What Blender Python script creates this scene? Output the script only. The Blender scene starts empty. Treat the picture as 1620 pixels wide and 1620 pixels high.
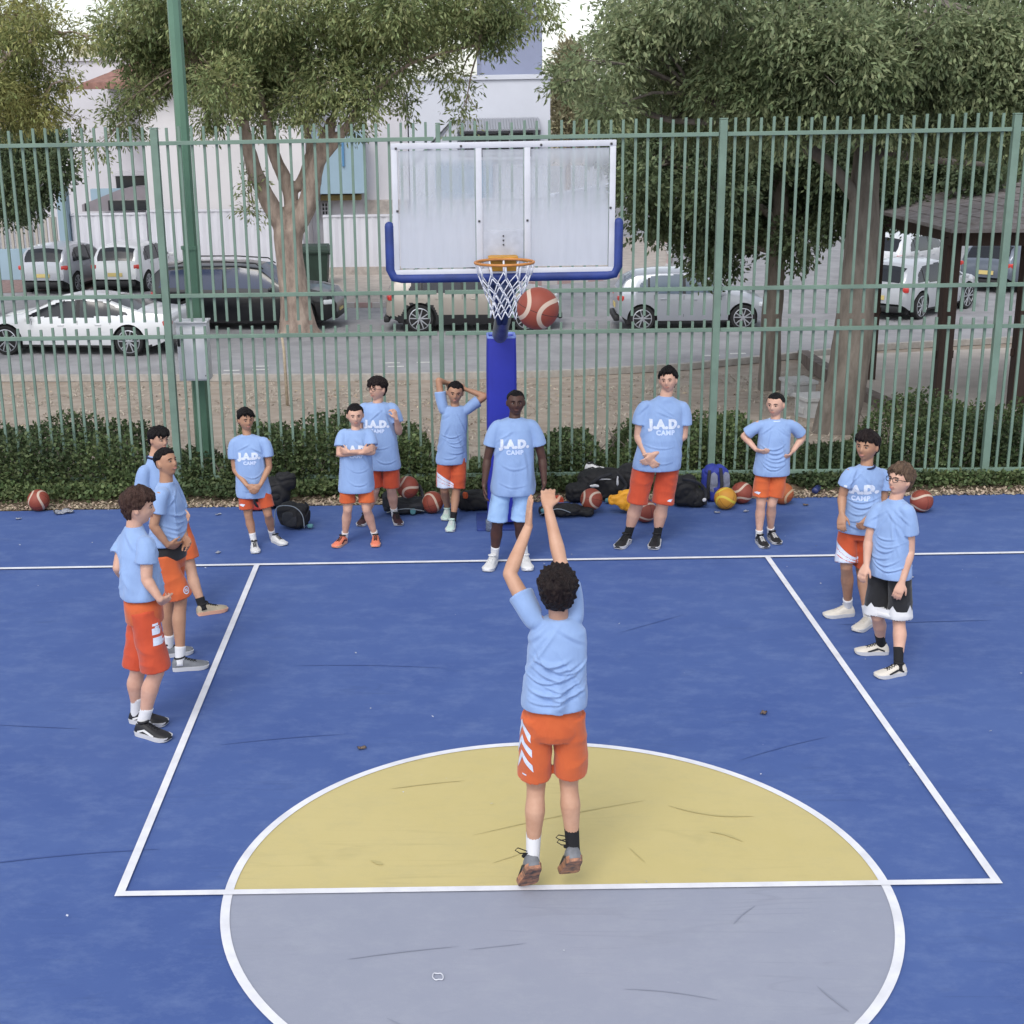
import bpy, bmesh, math, random
import numpy as np
from mathutils import Vector, Matrix, noise
from mathutils.bvhtree import BVHTree

SC = bpy.context.scene
COL = SC.collection
rad = math.radians
RNG = random.Random(7)

# ------------------------------------------------------------------ camera
cam_d = bpy.data.cameras.new('camera')
cam = bpy.data.objects.new('camera', cam_d)
COL.objects.link(cam)
CR = Vector((0.99986197, 0.00034759, -0.01661103))
CU = Vector((0.01584252, 0.2812984, 0.95948956))
CF = Vector((-0.00500617, 0.95962028, -0.28125407))
m = Matrix((CR, CU, -CF)).transposed().to_4x4()
m.translation = Vector((-0.53624, -6.80172, 4.17252))
cam.matrix_world = m
cam_d.sensor_width = 36.0
cam_d.lens = 2207.184 / 1620 * 36
cam_d.shift_x = 0.0628
cam_d.shift_y = 0.0022
cam_d.clip_start = 0.05
cam_d.clip_end = 3000
SC.camera = cam

# ------------------------------------------------------------------ light
SUN_EL, SUN_AZ = rad(48), rad(200)
w = bpy.data.worlds.new('World'); SC.world = w; w.use_nodes = True
nt = w.node_tree; bg = nt.nodes['Background']
sky = nt.nodes.new('ShaderNodeTexSky'); sky.sky_type = 'NISHITA'
sky.sun_disc = False; sky.sun_elevation = SUN_EL; sky.sun_rotation = SUN_AZ
sky.air_density = 1.0; sky.dust_density = 1.5; sky.ozone_density = 1.0
hsv = nt.nodes.new('ShaderNodeHueSaturation'); hsv.inputs['Saturation'].default_value = .30
nt.links.new(sky.outputs[0], hsv.inputs['Color']); nt.links.new(hsv.outputs[0], bg.inputs[0]); bg.inputs[1].default_value = 0.15
sd = bpy.data.lights.new('sun', 'SUN'); sd.energy = .8; sd.angle = rad(24); sd.color = (1.0, 0.96, 0.9)
sun = bpy.data.objects.new('sun', sd); COL.objects.link(sun)
sdir = Vector((math.sin(SUN_AZ) * math.cos(SUN_EL), math.cos(SUN_AZ) * math.cos(SUN_EL), math.sin(SUN_EL)))
sun.rotation_euler = sdir.to_track_quat('Z', 'Y').to_euler()
SC.view_settings.view_transform = 'Standard'
SC.view_settings.look = 'None'
SC.view_settings.exposure = 0.74
SC.view_settings.gamma = 1.0

# ------------------------------------------------------------------ materials
def lin(h):
    h = h.lstrip('#')
    c = [int(h[i:i+2], 16) / 255 for i in (0, 2, 4)]
    return tuple(x / 12.92 if x <= .04045 else ((x + .055) / 1.055) ** 2.4 for x in c) + (1,)

MATS = {}
def mat(name, col, rough=0.7, metal=0.0, var=0.0, vscale=8.0, bump=0.0, bscale=40.0, col2=None, spec=0.5,
        island=0.0, transl=0.0, alpha=1.0, stretch=(1, 1, 1), coat=0.0, detail=5, sheen=0.0, trans=0.0):
    """procedural material: base colour broken up by noise, optional bump"""
    if name in MATS: return MATS[name]
    m = bpy.data.materials.new(name); m.use_nodes = True
    n = m.node_tree.nodes; l = m.node_tree.links; b = n['Principled BSDF']
    if isinstance(col, str): col = lin(col)
    if isinstance(col2, str): col2 = lin(col2)
    b.inputs['Roughness'].default_value = rough; b.inputs['Metallic'].default_value = metal
    b.inputs['Specular IOR Level'].default_value = spec
    b.inputs['Coat Weight'].default_value = coat
    b.inputs['Sheen Weight'].default_value = sheen
    b.inputs['Alpha'].default_value = alpha
    b.inputs['Transmission Weight'].default_value = trans
    tc = n.new('ShaderNodeTexCoord'); mp = n.new('ShaderNodeMapping'); mp.inputs['Scale'].default_value = stretch
    l.new(tc.outputs['Object'], mp.inputs[0])
    src = None
    if var > 0 or col2:
        nz = n.new('ShaderNodeTexNoise'); nz.inputs['Scale'].default_value = vscale; nz.inputs['Detail'].default_value = detail
        nz.inputs['Roughness'].default_value = 0.62
        l.new(mp.outputs[0], nz.inputs['Vector'])
        mx = n.new('ShaderNodeMix'); mx.data_type = 'RGBA'
        c2 = col2 if col2 else tuple(x * (1 - var) for x in col[:3]) + (1,)
        c1 = col if col2 else tuple(min(1, x * (1 + var * .5)) for x in col[:3]) + (1,)
        cr = n.new('ShaderNodeValToRGB'); cr.color_ramp.elements[0].position = .35; cr.color_ramp.elements[1].position = .65
        l.new(nz.outputs['Fac'], cr.inputs[0])
        l.new(cr.outputs[0], mx.inputs[0]); mx.inputs[6].default_value = c1; mx.inputs[7].default_value = c2
        src = mx.outputs[2]
    if island > 0:
        ge = n.new('ShaderNodeNewGeometry'); hs = n.new('ShaderNodeHueSaturation')
        mr = n.new('ShaderNodeMapRange'); mr.inputs[3].default_value = 1 - island; mr.inputs[4].default_value = 1 + island
        l.new(ge.outputs['Random Per Island'], mr.inputs[0]); l.new(mr.outputs[0], hs.inputs['Value'])
        mr2 = n.new('ShaderNodeMapRange'); mr2.inputs[3].default_value = .5 - island * .07; mr2.inputs[4].default_value = .5 + island * .05
        ml = n.new('ShaderNodeMath'); ml.operation = 'FRACT'; mm = n.new('ShaderNodeMath'); mm.operation = 'MULTIPLY'; mm.inputs[1].default_value = 17.3
        l.new(ge.outputs['Random Per Island'], mm.inputs[0]); l.new(mm.outputs[0], ml.inputs[0]); l.new(ml.outputs[0], mr2.inputs[0]); l.new(mr2.outputs[0], hs.inputs['Hue'])
        if src: l.new(src, hs.inputs['Color'])
        else: hs.inputs['Color'].default_value = col
        src = hs.outputs[0]
    if src: l.new(src, b.inputs['Base Color'])
    else: b.inputs['Base Color'].default_value = col
    if bump > 0:
        nb = n.new('ShaderNodeTexNoise'); nb.inputs['Scale'].default_value = bscale; nb.inputs['Detail'].default_value = 4
        l.new(mp.outputs[0], nb.inputs['Vector'])
        bp = n.new('ShaderNodeBump'); bp.inputs['Strength'].default_value = min(1, bump); bp.inputs['Distance'].default_value = .01 * max(1, bump)
        l.new(nb.outputs['Fac'], bp.inputs['Height']); l.new(bp.outputs[0], b.inputs['Normal'])
    if transl > 0:
        tr = n.new('ShaderNodeBsdfTranslucent'); ms = n.new('ShaderNodeMixShader'); ms.inputs[0].default_value = transl
        if src: l.new(src, tr.inputs[0])
        else: tr.inputs[0].default_value = col
        l.new(b.outputs[0], ms.inputs[1]); l.new(tr.outputs[0], ms.inputs[2]); l.new(ms.outputs[0], n['Material Output'].inputs[0])
    MATS[name] = m
    return m

# ------------------------------------------------------------------ object helpers
def link(o, parent=None):
    COL.objects.link(o)
    if parent is not None: o.parent = parent
    return o
def tag(o, label=None, cat=None, group=None, kind=None):
    if label: o['label'] = label
    if cat: o['category'] = cat
    if group: o['group'] = group
    if kind: o['kind'] = kind
    return o
def empty(name, loc=(0, 0, 0), rz=0):
    o = bpy.data.objects.new(name, None); o.location = loc; o.rotation_euler = (0, 0, rz)
    o.empty_display_size = .2
    return link(o)
def obj(name, bm, mats, parent=None, smooth=True, angle=None):
    me = bpy.data.meshes.new(name)
    if isinstance(bm, bmesh.types.BMesh):
        bmesh.ops.recalc_face_normals(bm, faces=bm.faces)
        bm.to_mesh(me); bm.free()
    else: me = bm; me.name = name
    for x in (mats if isinstance(mats, (list, tuple)) else [mats]): me.materials.append(x)
    if smooth:
        me.polygons.foreach_set('use_smooth', [True] * len(me.polygons))
        if angle: me.set_sharp_from_angle(angle=rad(angle))
    o = bpy.data.objects.new(name, me)
    return link(o, parent)
def struct(name, bm, m, smooth=False):
    o = obj(name, bm, m, None, smooth); o['kind'] = 'structure'; return o
def copy_tree(o, parent=None, data=True):
    c = o.copy(); link(c, parent)
    if parent is not None: c.parent = parent
    for ch in list(o.children): copy_tree(ch, c)
    return c
B = bmesh.new
def box(bm, c, s, bev=0.0, rot=None, mi=0):
    r = bmesh.ops.create_cube(bm, size=1.0)
    vs = r['verts']
    fs = list({f for v in vs for f in v.link_faces})
    for v in vs: v.co = Vector((v.co.x * s[0], v.co.y * s[1], v.co.z * s[2]))
    if bev > 0:
        es = list({e for v in vs for e in v.link_edges})
        rr = bmesh.ops.bevel(bm, geom=es, offset=bev, segments=2, affect='EDGES', profile=.5)
        vs = list({v for f in rr['faces'] for v in f.verts} | {v for v in vs if v.is_valid})
        fs = list({f for v in vs for f in v.link_faces})
    M = Matrix.Translation(Vector(c)) @ (rot.to_4x4() if rot is not None else Matrix())
    for v in vs: v.co = M @ v.co
    for f in fs: f.material_index = mi
    return vs
def frame_of(d, up=Vector((0, 0, 1))):
    d = d.normalized()
    if abs(d.dot(up)) > .98: up = Vector((0, 1, 0))
    x = d.cross(up).normalized(); y = x.cross(d).normalized()
    return x, y
def tube(bm, pts, radii, n=12, cap=True, up=Vector((0, 0, 1)), mi=0, sub=1, closed=False):
    """loft round (or elliptical, radius given as a pair) sections along pts; round ends"""
    pts = [Vector(p) for p in pts]
    if not isinstance(radii, (list, tuple)): radii = [radii] * len(pts)
    R = [(r, r) if not isinstance(r, (list, tuple)) else r for r in radii]
    if sub > 1:
        P2, R2 = [], []
        for i in range(len(pts) - 1):
            p0 = pts[max(i-1, 0)]; p1 = pts[i]; p2 = pts[i+1]; p3 = pts[min(i+2, len(pts)-1)]
            for k in range(sub):
                t = k / sub
                P2.append(.5 * ((2*p1) + (-p0+p2)*t + (2*p0-5*p1+4*p2-p3)*t*t + (-p0+3*p1-3*p2+p3)*t**3))
                s = t * t * (3 - 2 * t) * .5 + t * .5
                R2.append((R[i][0]*(1-s)+R[i+1][0]*s, R[i][1]*(1-s)+R[i+1][1]*s))
        P2.append(pts[-1]); R2.append(R[-1]); pts, R = P2, R2
    rings = []
    N = len(pts)
    if cap == 'round':
        d0 = (pts[1]-pts[0]).normalized(); d1 = (pts[-1]-pts[-2]).normalized()
        a = [(pts[0]-d0*R[0][0]*math.sin(t), (R[0][0]*math.cos(t), R[0][1]*math.cos(t))) for t in (1.35, .95, .5)]
        b = [(pts[-1]+d1*R[-1][0]*math.sin(t), (R[-1][0]*math.cos(t), R[-1][1]*math.cos(t))) for t in (.5, .95, 1.35)]
        pts = [x[0] for x in a] + pts + [x[0] for x in b]; R = [x[1] for x in a] + R + [x[1] for x in b]; N = len(pts)
    px = None
    for i in range(N):
        if closed: d = pts[(i+1) % N] - pts[i-1]
        else: d = pts[min(i+1, N-1)] - pts[max(i-1, 0)]
        d = d.normalized() if d.length > 1e-9 else Vector((0, 0, 1))
        if px is None: x, y = frame_of(d, up)
        else:
            x = (px - d * px.dot(d)); x = x.normalized() if x.length > 1e-6 else frame_of(d, up)[0]
            y = x.cross(d).normalized()
        px = x
        rings.append([bm.verts.new(pts[i] + x * R[i][0] * math.cos(2*math.pi*k/n) + y * R[i][1] * math.sin(2*math.pi*k/n)) for k in range(n)])
    fs = []
    for i in range(N - (0 if closed else 1)):
        a = rings[i]; b = rings[(i+1) % N]
        for k in range(n):
            fs.append(bm.faces.new((a[k], a[(k+1) % n], b[(k+1) % n], b[k])))
    if cap and not closed:
        fs.append(bm.faces.new(rings[0])); fs.append(bm.faces.new(rings[-1]))
    for f in fs: f.material_index = mi
    return [v for r in rings for v in r]
def ring_loft(bm, rings, cap=True, mi=0):
    rs = [[bm.verts.new(p) for p in r] for r in rings]
    n = len(rs[0])
    fs = []
    for a, b in zip(rs, rs[1:]):
        for k in range(n): fs.append(bm.faces.new((a[k], a[(k+1) % n], b[(k+1) % n], b[k])))
    if cap: fs.append(bm.faces.new(rs[0])); fs.append(bm.faces.new(rs[-1]))
    for f in fs: f.material_index = mi
    return rs
def ell(c, a, b, X, Y, n=28, p=2.0):
    """superellipse ring round c with half axes a along X, b along Y"""
    out = []
    for k in range(n):
        t = 2*math.pi*k/n; ct, st = math.cos(t), math.sin(t)
        out.append(c + X*(a*math.copysign(abs(ct)**(2/p), ct)) + Y*(b*math.copysign(abs(st)**(2/p), st)))
    return out
def ball(bm, c, r, seg=16, mi=0, M=None):
    rr = bmesh.ops.create_uvsphere(bm, u_segments=seg, v_segments=max(6, seg*2//3), radius=1.0)
    s = Vector(r) if isinstance(r, (list, tuple)) else Vector((r, r, r))
    for v in rr['verts']:
        v.co = Vector((v.co.x*s.x, v.co.y*s.y, v.co.z*s.z))
        if M is not None: v.co = M @ v.co
        v.co += Vector(c)
    for f in {f for v in rr['verts'] for f in v.link_faces}: f.material_index = mi
    return rr['verts']
def poly(bm, pts, mi=0):
    f = bm.faces.new([bm.verts.new(p) for p in pts]); f.material_index = mi; return f
def prism(bm, pts, ext, mi=0):
    """extrude a planar outline by the vector ext"""
    ext = Vector(ext)
    a = [bm.verts.new(p) for p in pts]; b = [bm.verts.new(Vector(p)+ext) for p in pts]
    fs = [bm.faces.new(a), bm.faces.new(b)]
    for k in range(len(pts)): fs.append(bm.faces.new((a[k], a[(k+1) % len(a)], b[(k+1) % len(a)], b[k])))
    for f in fs: f.material_index = mi
def remesh(bm, voxel, smooth=3, factor=.5, parent=None):
    """weld overlapping closed shapes into one continuous surface; returns a mesh"""
    me = bpy.data.meshes.new('tmp'); bmesh.ops.recalc_face_normals(bm, faces=bm.faces); bm.to_mesh(me); bm.free()
    o = bpy.data.objects.new('tmp', me); COL.objects.link(o)
    r = o.modifiers.new('r', 'REMESH'); r.mode = 'VOXEL'; r.voxel_size = voxel; r.adaptivity = 0.0
    s = o.modifiers.new('s', 'SMOOTH'); s.factor = factor; s.iterations = smooth
    dg = bpy.context.evaluated_depsgraph_get()
    out = bpy.data.meshes.new_from_object(o.evaluated_get(dg), depsgraph=dg)
    bpy.data.objects.remove(o); bpy.data.meshes.remove(me)
    out.materials.clear()
    return out
def coords(me):
    a = np.empty(len(me.vertices)*3); me.vertices.foreach_get('co', a); return a.reshape(-1, 3)
def normals(me):
    a = np.empty(len(me.vertices)*3); me.vertices.foreach_get('normal', a); return a.reshape(-1, 3)
def set_coords(me, a):
    me.vertices.foreach_set('co', a.reshape(-1)); me.update()
def quads_mesh(name, V, mats, parent=None):
    """V: (n,4,3) array, one loose quad each"""
    n = len(V); me = bpy.data.meshes.new(name)
    me.vertices.add(n*4); me.vertices.foreach_set('co', V.reshape(-1))
    me.loops.add(n*4); me.loops.foreach_set('vertex_index', np.arange(n*4, dtype=np.int32))
    me.polygons.add(n); me.polygons.foreach_set('loop_start', np.arange(0, n*4, 4, dtype=np.int32))
    me.update(calc_edges=True); me.validate()
    for x in (mats if isinstance(mats, (list, tuple)) else [mats]): me.materials.append(x)
    o = bpy.data.objects.new(name, me)
    return link(o, parent)
def text_mesh(s, size, bold=0.0, spacing=1.0):
    c = bpy.data.curves.new('t', 'FONT'); c.body = s; c.size = size; c.align_x = 'CENTER'; c.align_y = 'CENTER'
    c.offset = bold; c.space_character = spacing; c.resolution_u = 3
    o = bpy.data.objects.new('t', c); COL.objects.link(o)
    dg = bpy.context.evaluated_depsgraph_get()
    me = bpy.data.meshes.new_from_object(o.evaluated_get(dg), depsgraph=dg)
    bpy.data.objects.remove(o)
    bm = B(); bm.from_mesh(me); bpy.data.meshes.remove(me)
    return bm
def project_decal(name, bm, target_me, org, X, Y, D, m, parent, off=.003, maxlen=.012, reach=.6):
    """flat shape in (X,Y) round org, cut fine and laid on the target surface along D"""
    bmesh.ops.triangulate(bm, faces=bm.faces)
    for _ in range(6):
        es = [e for e in bm.edges if e.calc_length() > maxlen]
        if not es: break
        bmesh.ops.subdivide_edges(bm, edges=es, cuts=1); bmesh.ops.triangulate(bm, faces=[f for f in bm.faces if len(f.verts) > 3])
    tb = B(); tb.from_mesh(target_me); bvh = BVHTree.FromBMesh(tb); tb.free()
    bad = []
    for v in bm.verts:
        p = org + X*v.co.x + Y*v.co.y
        h = bvh.ray_cast(p - D*reach, D)
        if h[0] is None: bad.append(v); v.co = p
        else: v.co = h[0] - D*off
    if bad: bmesh.ops.delete(bm, geom=bad, context='VERTS')
    if not bm.faces: bm.free(); return None
    # decals sit outward, not sorted by winding
    me = bpy.data.meshes.new(name); bm.to_mesh(me); bm.free(); me.materials.append(m)
    me.polygons.foreach_set('use_smooth', [True]*len(me.polygons))
    o = bpy.data.objects.new(name, me); return link(o, parent)
# ================================================================== the setting
def terr(y):
    if y < 9.6: return 0.0
    if y > 20.5: return -1.1
    return -1.1 * (y - 9.6) / 10.9

# ground material: dry grass and trodden soil
m_soil = mat('dry_soil', '#a3978a', .95, col2='#8a7d70', vscale=2.2, bump=1.0, bscale=22, detail=9)
m_asph = mat('asphalt', (.285, .285, .30, 1), .9, var=.2, vscale=1.3, bump=.5, bscale=120, detail=8)
m_pave = mat('pale_paving', '#a89f97', .9, var=.2, vscale=3, bump=.3, bscale=30)

bm = B()
xs = [-900, -60, -30, -14, -7, 0, 7, 14, 30, 60, 900]
ys = [-60, -12, 0, 7.7, 8.6, 9.6, 11, 13, 15, 17, 19, 20.5, 21.2, 60, 200, 1500]
gv = [[bm.verts.new((x, y, terr(y) - (.02 if y < 9 else 0) - (.02 if y > 20.9 else 0))) for x in xs] for y in ys]
for j in range(len(ys)-1):
    for i in range(len(xs)-1): bm.faces.new((gv[j][i], gv[j][i+1], gv[j+1][i+1], gv[j+1][i]))
struct('ground', bm, m_soil)

# road with the car park beyond it
bm = B()
poly(bm, [(-80, 21.9, -1.108), (-9.9, 21.55, -1.108), (-2.5, 20.95, -1.108), (1.5, 21.0, -1.108), (4.3, 21.6, -1.108), (9, 23.6, -1.108), (16, 25.0, -1.108), (80, 27, -1.108), (80, 120, -1.108), (-80, 120, -1.108)])
struct('road', bm, m_asph)
def kerb(name, pts, w=.14, h=.13, z=-1.108, ma=None):
    bm = B()
    for a, b in zip(pts, pts[1:]):
        a = Vector((a[0], a[1], z)); b = Vector((b[0], b[1], z)); d = (b-a).normalized(); s = Vector((-d.y, d.x, 0))*w
        prism(bm, [a, a+s, a+s+Vector((0, 0, h)), a+Vector((0, 0, h))], b-a)
    return struct(name, bm, ma or m_kerb)
m_kerb = mat('kerb_stone', '#a5a09a', .9, var=.2, vscale=6)
m_kerbr = None
def banded(name, c1, c2, scale, axis='X'):
    m = bpy.data.materials.new(name); m.use_nodes = True; n = m.node_tree.nodes; l = m.node_tree.links; b = n['Principled BSDF']
    tc = n.new('ShaderNodeTexCoord'); w = n.new('ShaderNodeTexWave'); w.bands_direction = axis; w.inputs['Scale'].default_value = scale
    w.inputs['Distortion'].default_value = 0; cr = n.new('ShaderNodeValToRGB'); cr.color_ramp.interpolation = 'CONSTANT'
    cr.color_ramp.elements[0].color = lin(c1); cr.color_ramp.elements[1].color = lin(c2); cr.color_ramp.elements[1].position = .5
    l.new(tc.outputs['Object'], w.inputs[0]); l.new(w.outputs['Fac'], cr.inputs[0]); l.new(cr.outputs[0], b.inputs['Base Color'])
    b.inputs['Roughness'].default_value = .85
    return m
m_kerbr = banded('faded_red_white_kerb', '#a58b88', '#b5b0ae', .32)
kerb('road_kerb', [(-40, 21.75), (-9.9, 21.4), (-2.5, 20.8), (1.5, 20.85), (4.3, 21.45), (9, 23.45), (16, 24.85)])
kerb('far_kerb', [(-5.2, 31.6), (-3.4, 31.5), (-2.3, 31.4), (-.6, 32.2), (1.9, 35.5), (4.9, 37.0), (6.6, 39.2), (7.2, 42.5), (8.0, 50)], ma=m_kerbr)
bm = B()
poly(bm, [(-5.2, 31.7, -1.02), (-2.3, 31.5, -1.02), (-.6, 32.3, -1.02), (1.9, 35.6, -1.02), (4.9, 37.1, -1.02), (6.5, 39.3, -1.02), (7.1, 42.5, -1.02), (7.9, 50, -1.02), (-5.2, 50, -1.02)])
struct('pavement', bm, m_pave)
bm = B()
poly(bm, [(-30, 36.0, -1.10), (-13.9, 36.0, -1.10), (-9.2, 37.4, -1.10), (-6, 39.5, -1.10), (-30, 39.5, -1.10)])
struct('brick_paving', bm, mat('brick_paving', '#8b7470', .9, var=.3, vscale=9))
# painted marks on the road
m_paint = mat('road_paint', '#c9c9c6', .8, var=.25, vscale=14)
bm = B()
def dash(x, y, w, h, z=-1.1035):
    poly(bm, [(x, y, z), (x+w, y, z), (x+w, y+h, z), (x, y+h, z)])
for x, y in ((-5.35, 22.15), (-4.75, 22.2), (-5.3, 21.75), (-4.8, 22.6), (-1.9, 22.3), (-1.3, 22.75), (-2.0, 22.75), (4.9, 23.0), (5.5, 23.2)): dash(x, y, .34, .12)
for x in (-14.6, -11.75, -8.7): poly(bm, [(x, 33.2, -1.1035), (x+.1, 33.2, -1.1035), (x+.1, 38, -1.1035), (x, 38, -1.1035)])
for x, y in ((-12.2, 29.2), (-13.2, 29.6), (-11.4, 30), (-12.6, 30.8)): dash(x, y, .4, .14)
struct('road_markings', bm, m_paint)

# ------------------------------------------------------------------ court
def court_mat(name, c, c2, dirt):
    m = bpy.data.materials.new(name); m.use_nodes = True; n = m.node_tree.nodes; l = m.node_tree.links; b = n['Principled BSDF']
    tc = n.new('ShaderNodeTexCoord')
    def nz(s, d, v=None, r=.6):
        q = n.new('ShaderNodeTexNoise'); q.inputs['Scale'].default_value = s; q.inputs['Detail'].default_value = d; q.inputs['Roughness'].default_value = r
        l.new(v or tc.outputs['Object'], q.inputs['Vector']); return q.outputs['Fac']
    def ramp(s, a, bb, c0=(0, 0, 0, 1), c1=(1, 1, 1, 1)):
        q = n.new('ShaderNodeValToRGB'); q.color_ramp.elements[0].position = a; q.color_ramp.elements[1].position = bb
        q.color_ramp.elements[0].color = c0; q.color_ramp.elements[1].color = c1; l.new(s, q.inputs[0]); return q.outputs[0]
    def mix(f, a, bb):
        q = n.new('ShaderNodeMix'); q.data_type = 'RGBA'; l.new(f, q.inputs[0])
        for i, x in ((6, a), (7, bb)):
            if isinstance(x, tuple): q.inputs[i].default_value = x
            else: l.new(x, q.inputs[i])
        return q.outputs[2]
    base = mix(ramp(nz(.7, 8, r=.7), .35, .68), lin(c), lin(c2))
    # long dusty streaks
    mp = n.new('ShaderNodeMapping'); mp.inputs['Scale'].default_value = (1.0, 1.7, 1); mp.inputs['Rotation'].default_value = (0, 0, .35); l.new(tc.outputs['Object'], mp.inputs[0])
    f = n.new('ShaderNodeMath'); f.operation = 'MULTIPLY'; f.inputs[1].default_value = .6; l.new(ramp(nz(2.6, 12, mp.outputs[0], .8), .48, .80), f.inputs[0])
    base = mix(f.outputs[0], base, lin(dirt))
    # fine scuffs: thin wandering marks
    for rot, sc, thr in ((.3, (.35, 5, 1), .012), (-.9, (.5, 4, 1), .009), (1.4, (.5, 6, 1), .008)):
        mp = n.new('ShaderNodeMapping'); mp.inputs['Scale'].default_value = sc; mp.inputs['Rotation'].default_value = (0, 0, rot); mp.inputs['Location'].default_value = (rot*3, 1.7*rot, 0); l.new(tc.outputs['Object'], mp.inputs[0])
        d = n.new('ShaderNodeMath'); d.operation = 'SUBTRACT'; d.inputs[1].default_value = .5; l.new(nz(.55, 2, mp.outputs[0]), d.inputs[0])
        a = n.new('ShaderNodeMath'); a.operation = 'ABSOLUTE'; l.new(d.outputs[0], a.inputs[0])
        g1 = ramp(a.outputs[0], 0.0, thr, (1, 1, 1, 1), (0, 0, 0, 1))
        k = n.new('ShaderNodeMath'); k.operation = 'MULTIPLY'; l.new(g1, k.inputs[0]); l.new(ramp(nz(1.3, 3), .5, .62), k.inputs[1])
        k2 = n.new('ShaderNodeMath'); k2.operation = 'MULTIPLY'; k2.inputs[1].default_value = .14; l.new(k.outputs[0], k2.inputs[0])
        dk = tuple(x*.5 for x in lin(c)[:3]) + (1,)
        base = mix(k2.outputs[0], base, dk)
    # light specks of grit
    v = n.new('ShaderNodeTexVoronoi'); v.inputs['Scale'].default_value = 5.5; l.new(tc.outputs['Object'], v.inputs['Vector'])
    s = ramp(v.outputs['Distance'], .02, .045, (1, 1, 1, 1), (0, 0, 0, 1))
    k = n.new('ShaderNodeMath'); k.operation = 'MULTIPLY'; l.new(s, k.inputs[0]); l.new(ramp(nz(2.3, 3), .55, .6), k.inputs[1])
    k2 = n.new('ShaderNodeMath'); k2.operation = 'MULTIPLY'; k2.inputs[1].default_value = .22; l.new(k.outputs[0], k2.inputs[0])
    base = mix(k2.outputs[0], base, lin('#b9bcc8'))
    l.new(base, b.inputs['Base Color'])
    b.inputs['Roughness'].default_value = .78; b.inputs['Specular IOR Level'].default_value = .35
    bp = n.new('ShaderNodeBump'); bp.inputs['Strength'].default_value = .25; bp.inputs['Distance'].default_value = .004
    l.new(nz(160, 3), bp.inputs['Height']); l.new(bp.outputs[0], b.inputs['Normal'])
    return m
m_blue = court_mat('blue_court_coating', '#3f568f', '#4a6197', '#7083ab')
m_yell = court_mat('yellow_court_coating', '#bdaf77', '#c2b47f', '#aea57b')
m_grey = court_mat('grey_court_coating', '#8c91a1', '#9397a6', '#9fa3ae')
m_line = mat('white_line_paint', '#dcdde3', .7, var=.12, vscale=5)
bm = B()
edge = []
N = 90
for i in range(N+1):
    x = -16 + 32*i/N
    edge.append((x, 7.86 + .018*x*.3 + .05*noise.noise(Vector((x*1.7, 0, 3))) + .03*noise.noise(Vector((x*7, 0, 9))), .0))
poly(bm, [(-16, -14, 0), (16, -14, 0)] + edge[::-1])
struct('court', bm, m_blue)
CY, RO, RI = .029, 1.84, 1.79
def arc(r, a0, a1, n=96): return [(-.007 + r*math.cos(a0+(a1-a0)*k/n), CY + r*math.sin(a0+(a1-a0)*k/n)) for k in range(n+1)]
bm = B(); poly(bm, [(x, y, .004) for x, y in arc(RO-.02, 0, math.pi)]); struct('yellow_half_circle', bm, m_yell)
bm = B(); poly(bm, [(x, y, .004) for x, y in arc(RO-.02, -math.pi, 0)]); struct('grey_half_circle', bm, m_grey)
bm = B()
z = .008
a = arc(RO, 0, 2*math.pi, 160); b = arc(RI, 0, 2*math.pi, 160)
for k in range(160): poly(bm, [(*a[k], z), (*a[k+1], z), (*b[k+1], z), (*b[k], z)])
z = .0085
BL = 5.781
poly(bm, [(-2.45, 0, .012), (2.45, 0, .012), (2.45, .05, .012), (-2.45, .05, .012)])
poly(bm, [(-12, BL, .012), (12, BL, .012), (12, BL+.05, .012), (-12, BL+.05, .012)])
for x in (-2.45, 2.40): poly(bm, [(x, .05, .012), (x+.05, .05, .012), (x+.05, BL, .012), (x, BL, .012)])
bmesh.ops.remove_doubles(bm, verts=bm.verts, dist=.0005)
struct('court_markings', bm, m_line)

def scuff(name, marks, z, m):
    bm = B()
    for (x0, y0), (x1, y1), w_, bend in marks:
        a_, b_ = Vector((x0, y0, z)), Vector((x1, y1, z)); d = b_-a_; s = Vector((-d.y, d.x, 0)).normalized(); n = 14; pr_ = None
        for i in range(n+1):
            t = i/n; c = a_ + d*t + s*bend*math.sin(t*math.pi); hw_ = .8*w_*(.15+math.sin(t*math.pi)**.6)*(.8+.5*noise.noise(Vector((x0*9, t*6, 1)))); cur = (c-s*hw_, c+s*hw_)
            if pr_: poly(bm, [pr_[0], cur[0], cur[1], pr_[1]])
            pr_ = cur
    bmesh.ops.remove_doubles(bm, verts=bm.verts, dist=.0003)
    return struct(name, bm, m)
scuff('scuff_marks_on_yellow', [((-.46, .62), (.62, 1.02), .006, .02), ((-.98, 1.22), (-.5, 1.32), .007, .01), ((.75, .95), (1.25, .80), .010, -.05), ((-1.05, .35), (-.98, .30), .02, 0), ((.95, .62), (1.12, .50), .012, .02), ((-.35, .30), (-.15, .42), .004, 0), ((.45, .45), (.52, .28), .005, 0)], .008, mat('olive_scuff', '#b1a571', .8))
scuff('scuff_marks_on_grey', [((-1.12, -.62), (-.55, -.52), .006, .01), ((-.5, -.55), (-.2, -.50), .004, 0), ((.9, -.35), (1.05, -.18), .006, .01), ((.25, -.9), (.7, -1.0), .005, .02), ((-.9, -1.1), (-.7, -1.25), .006, 0), ((1.2, -.9), (1.3, -1.1), .008, 0)], .008, mat('grey_scuff', '#868b9b', .8))
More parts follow.
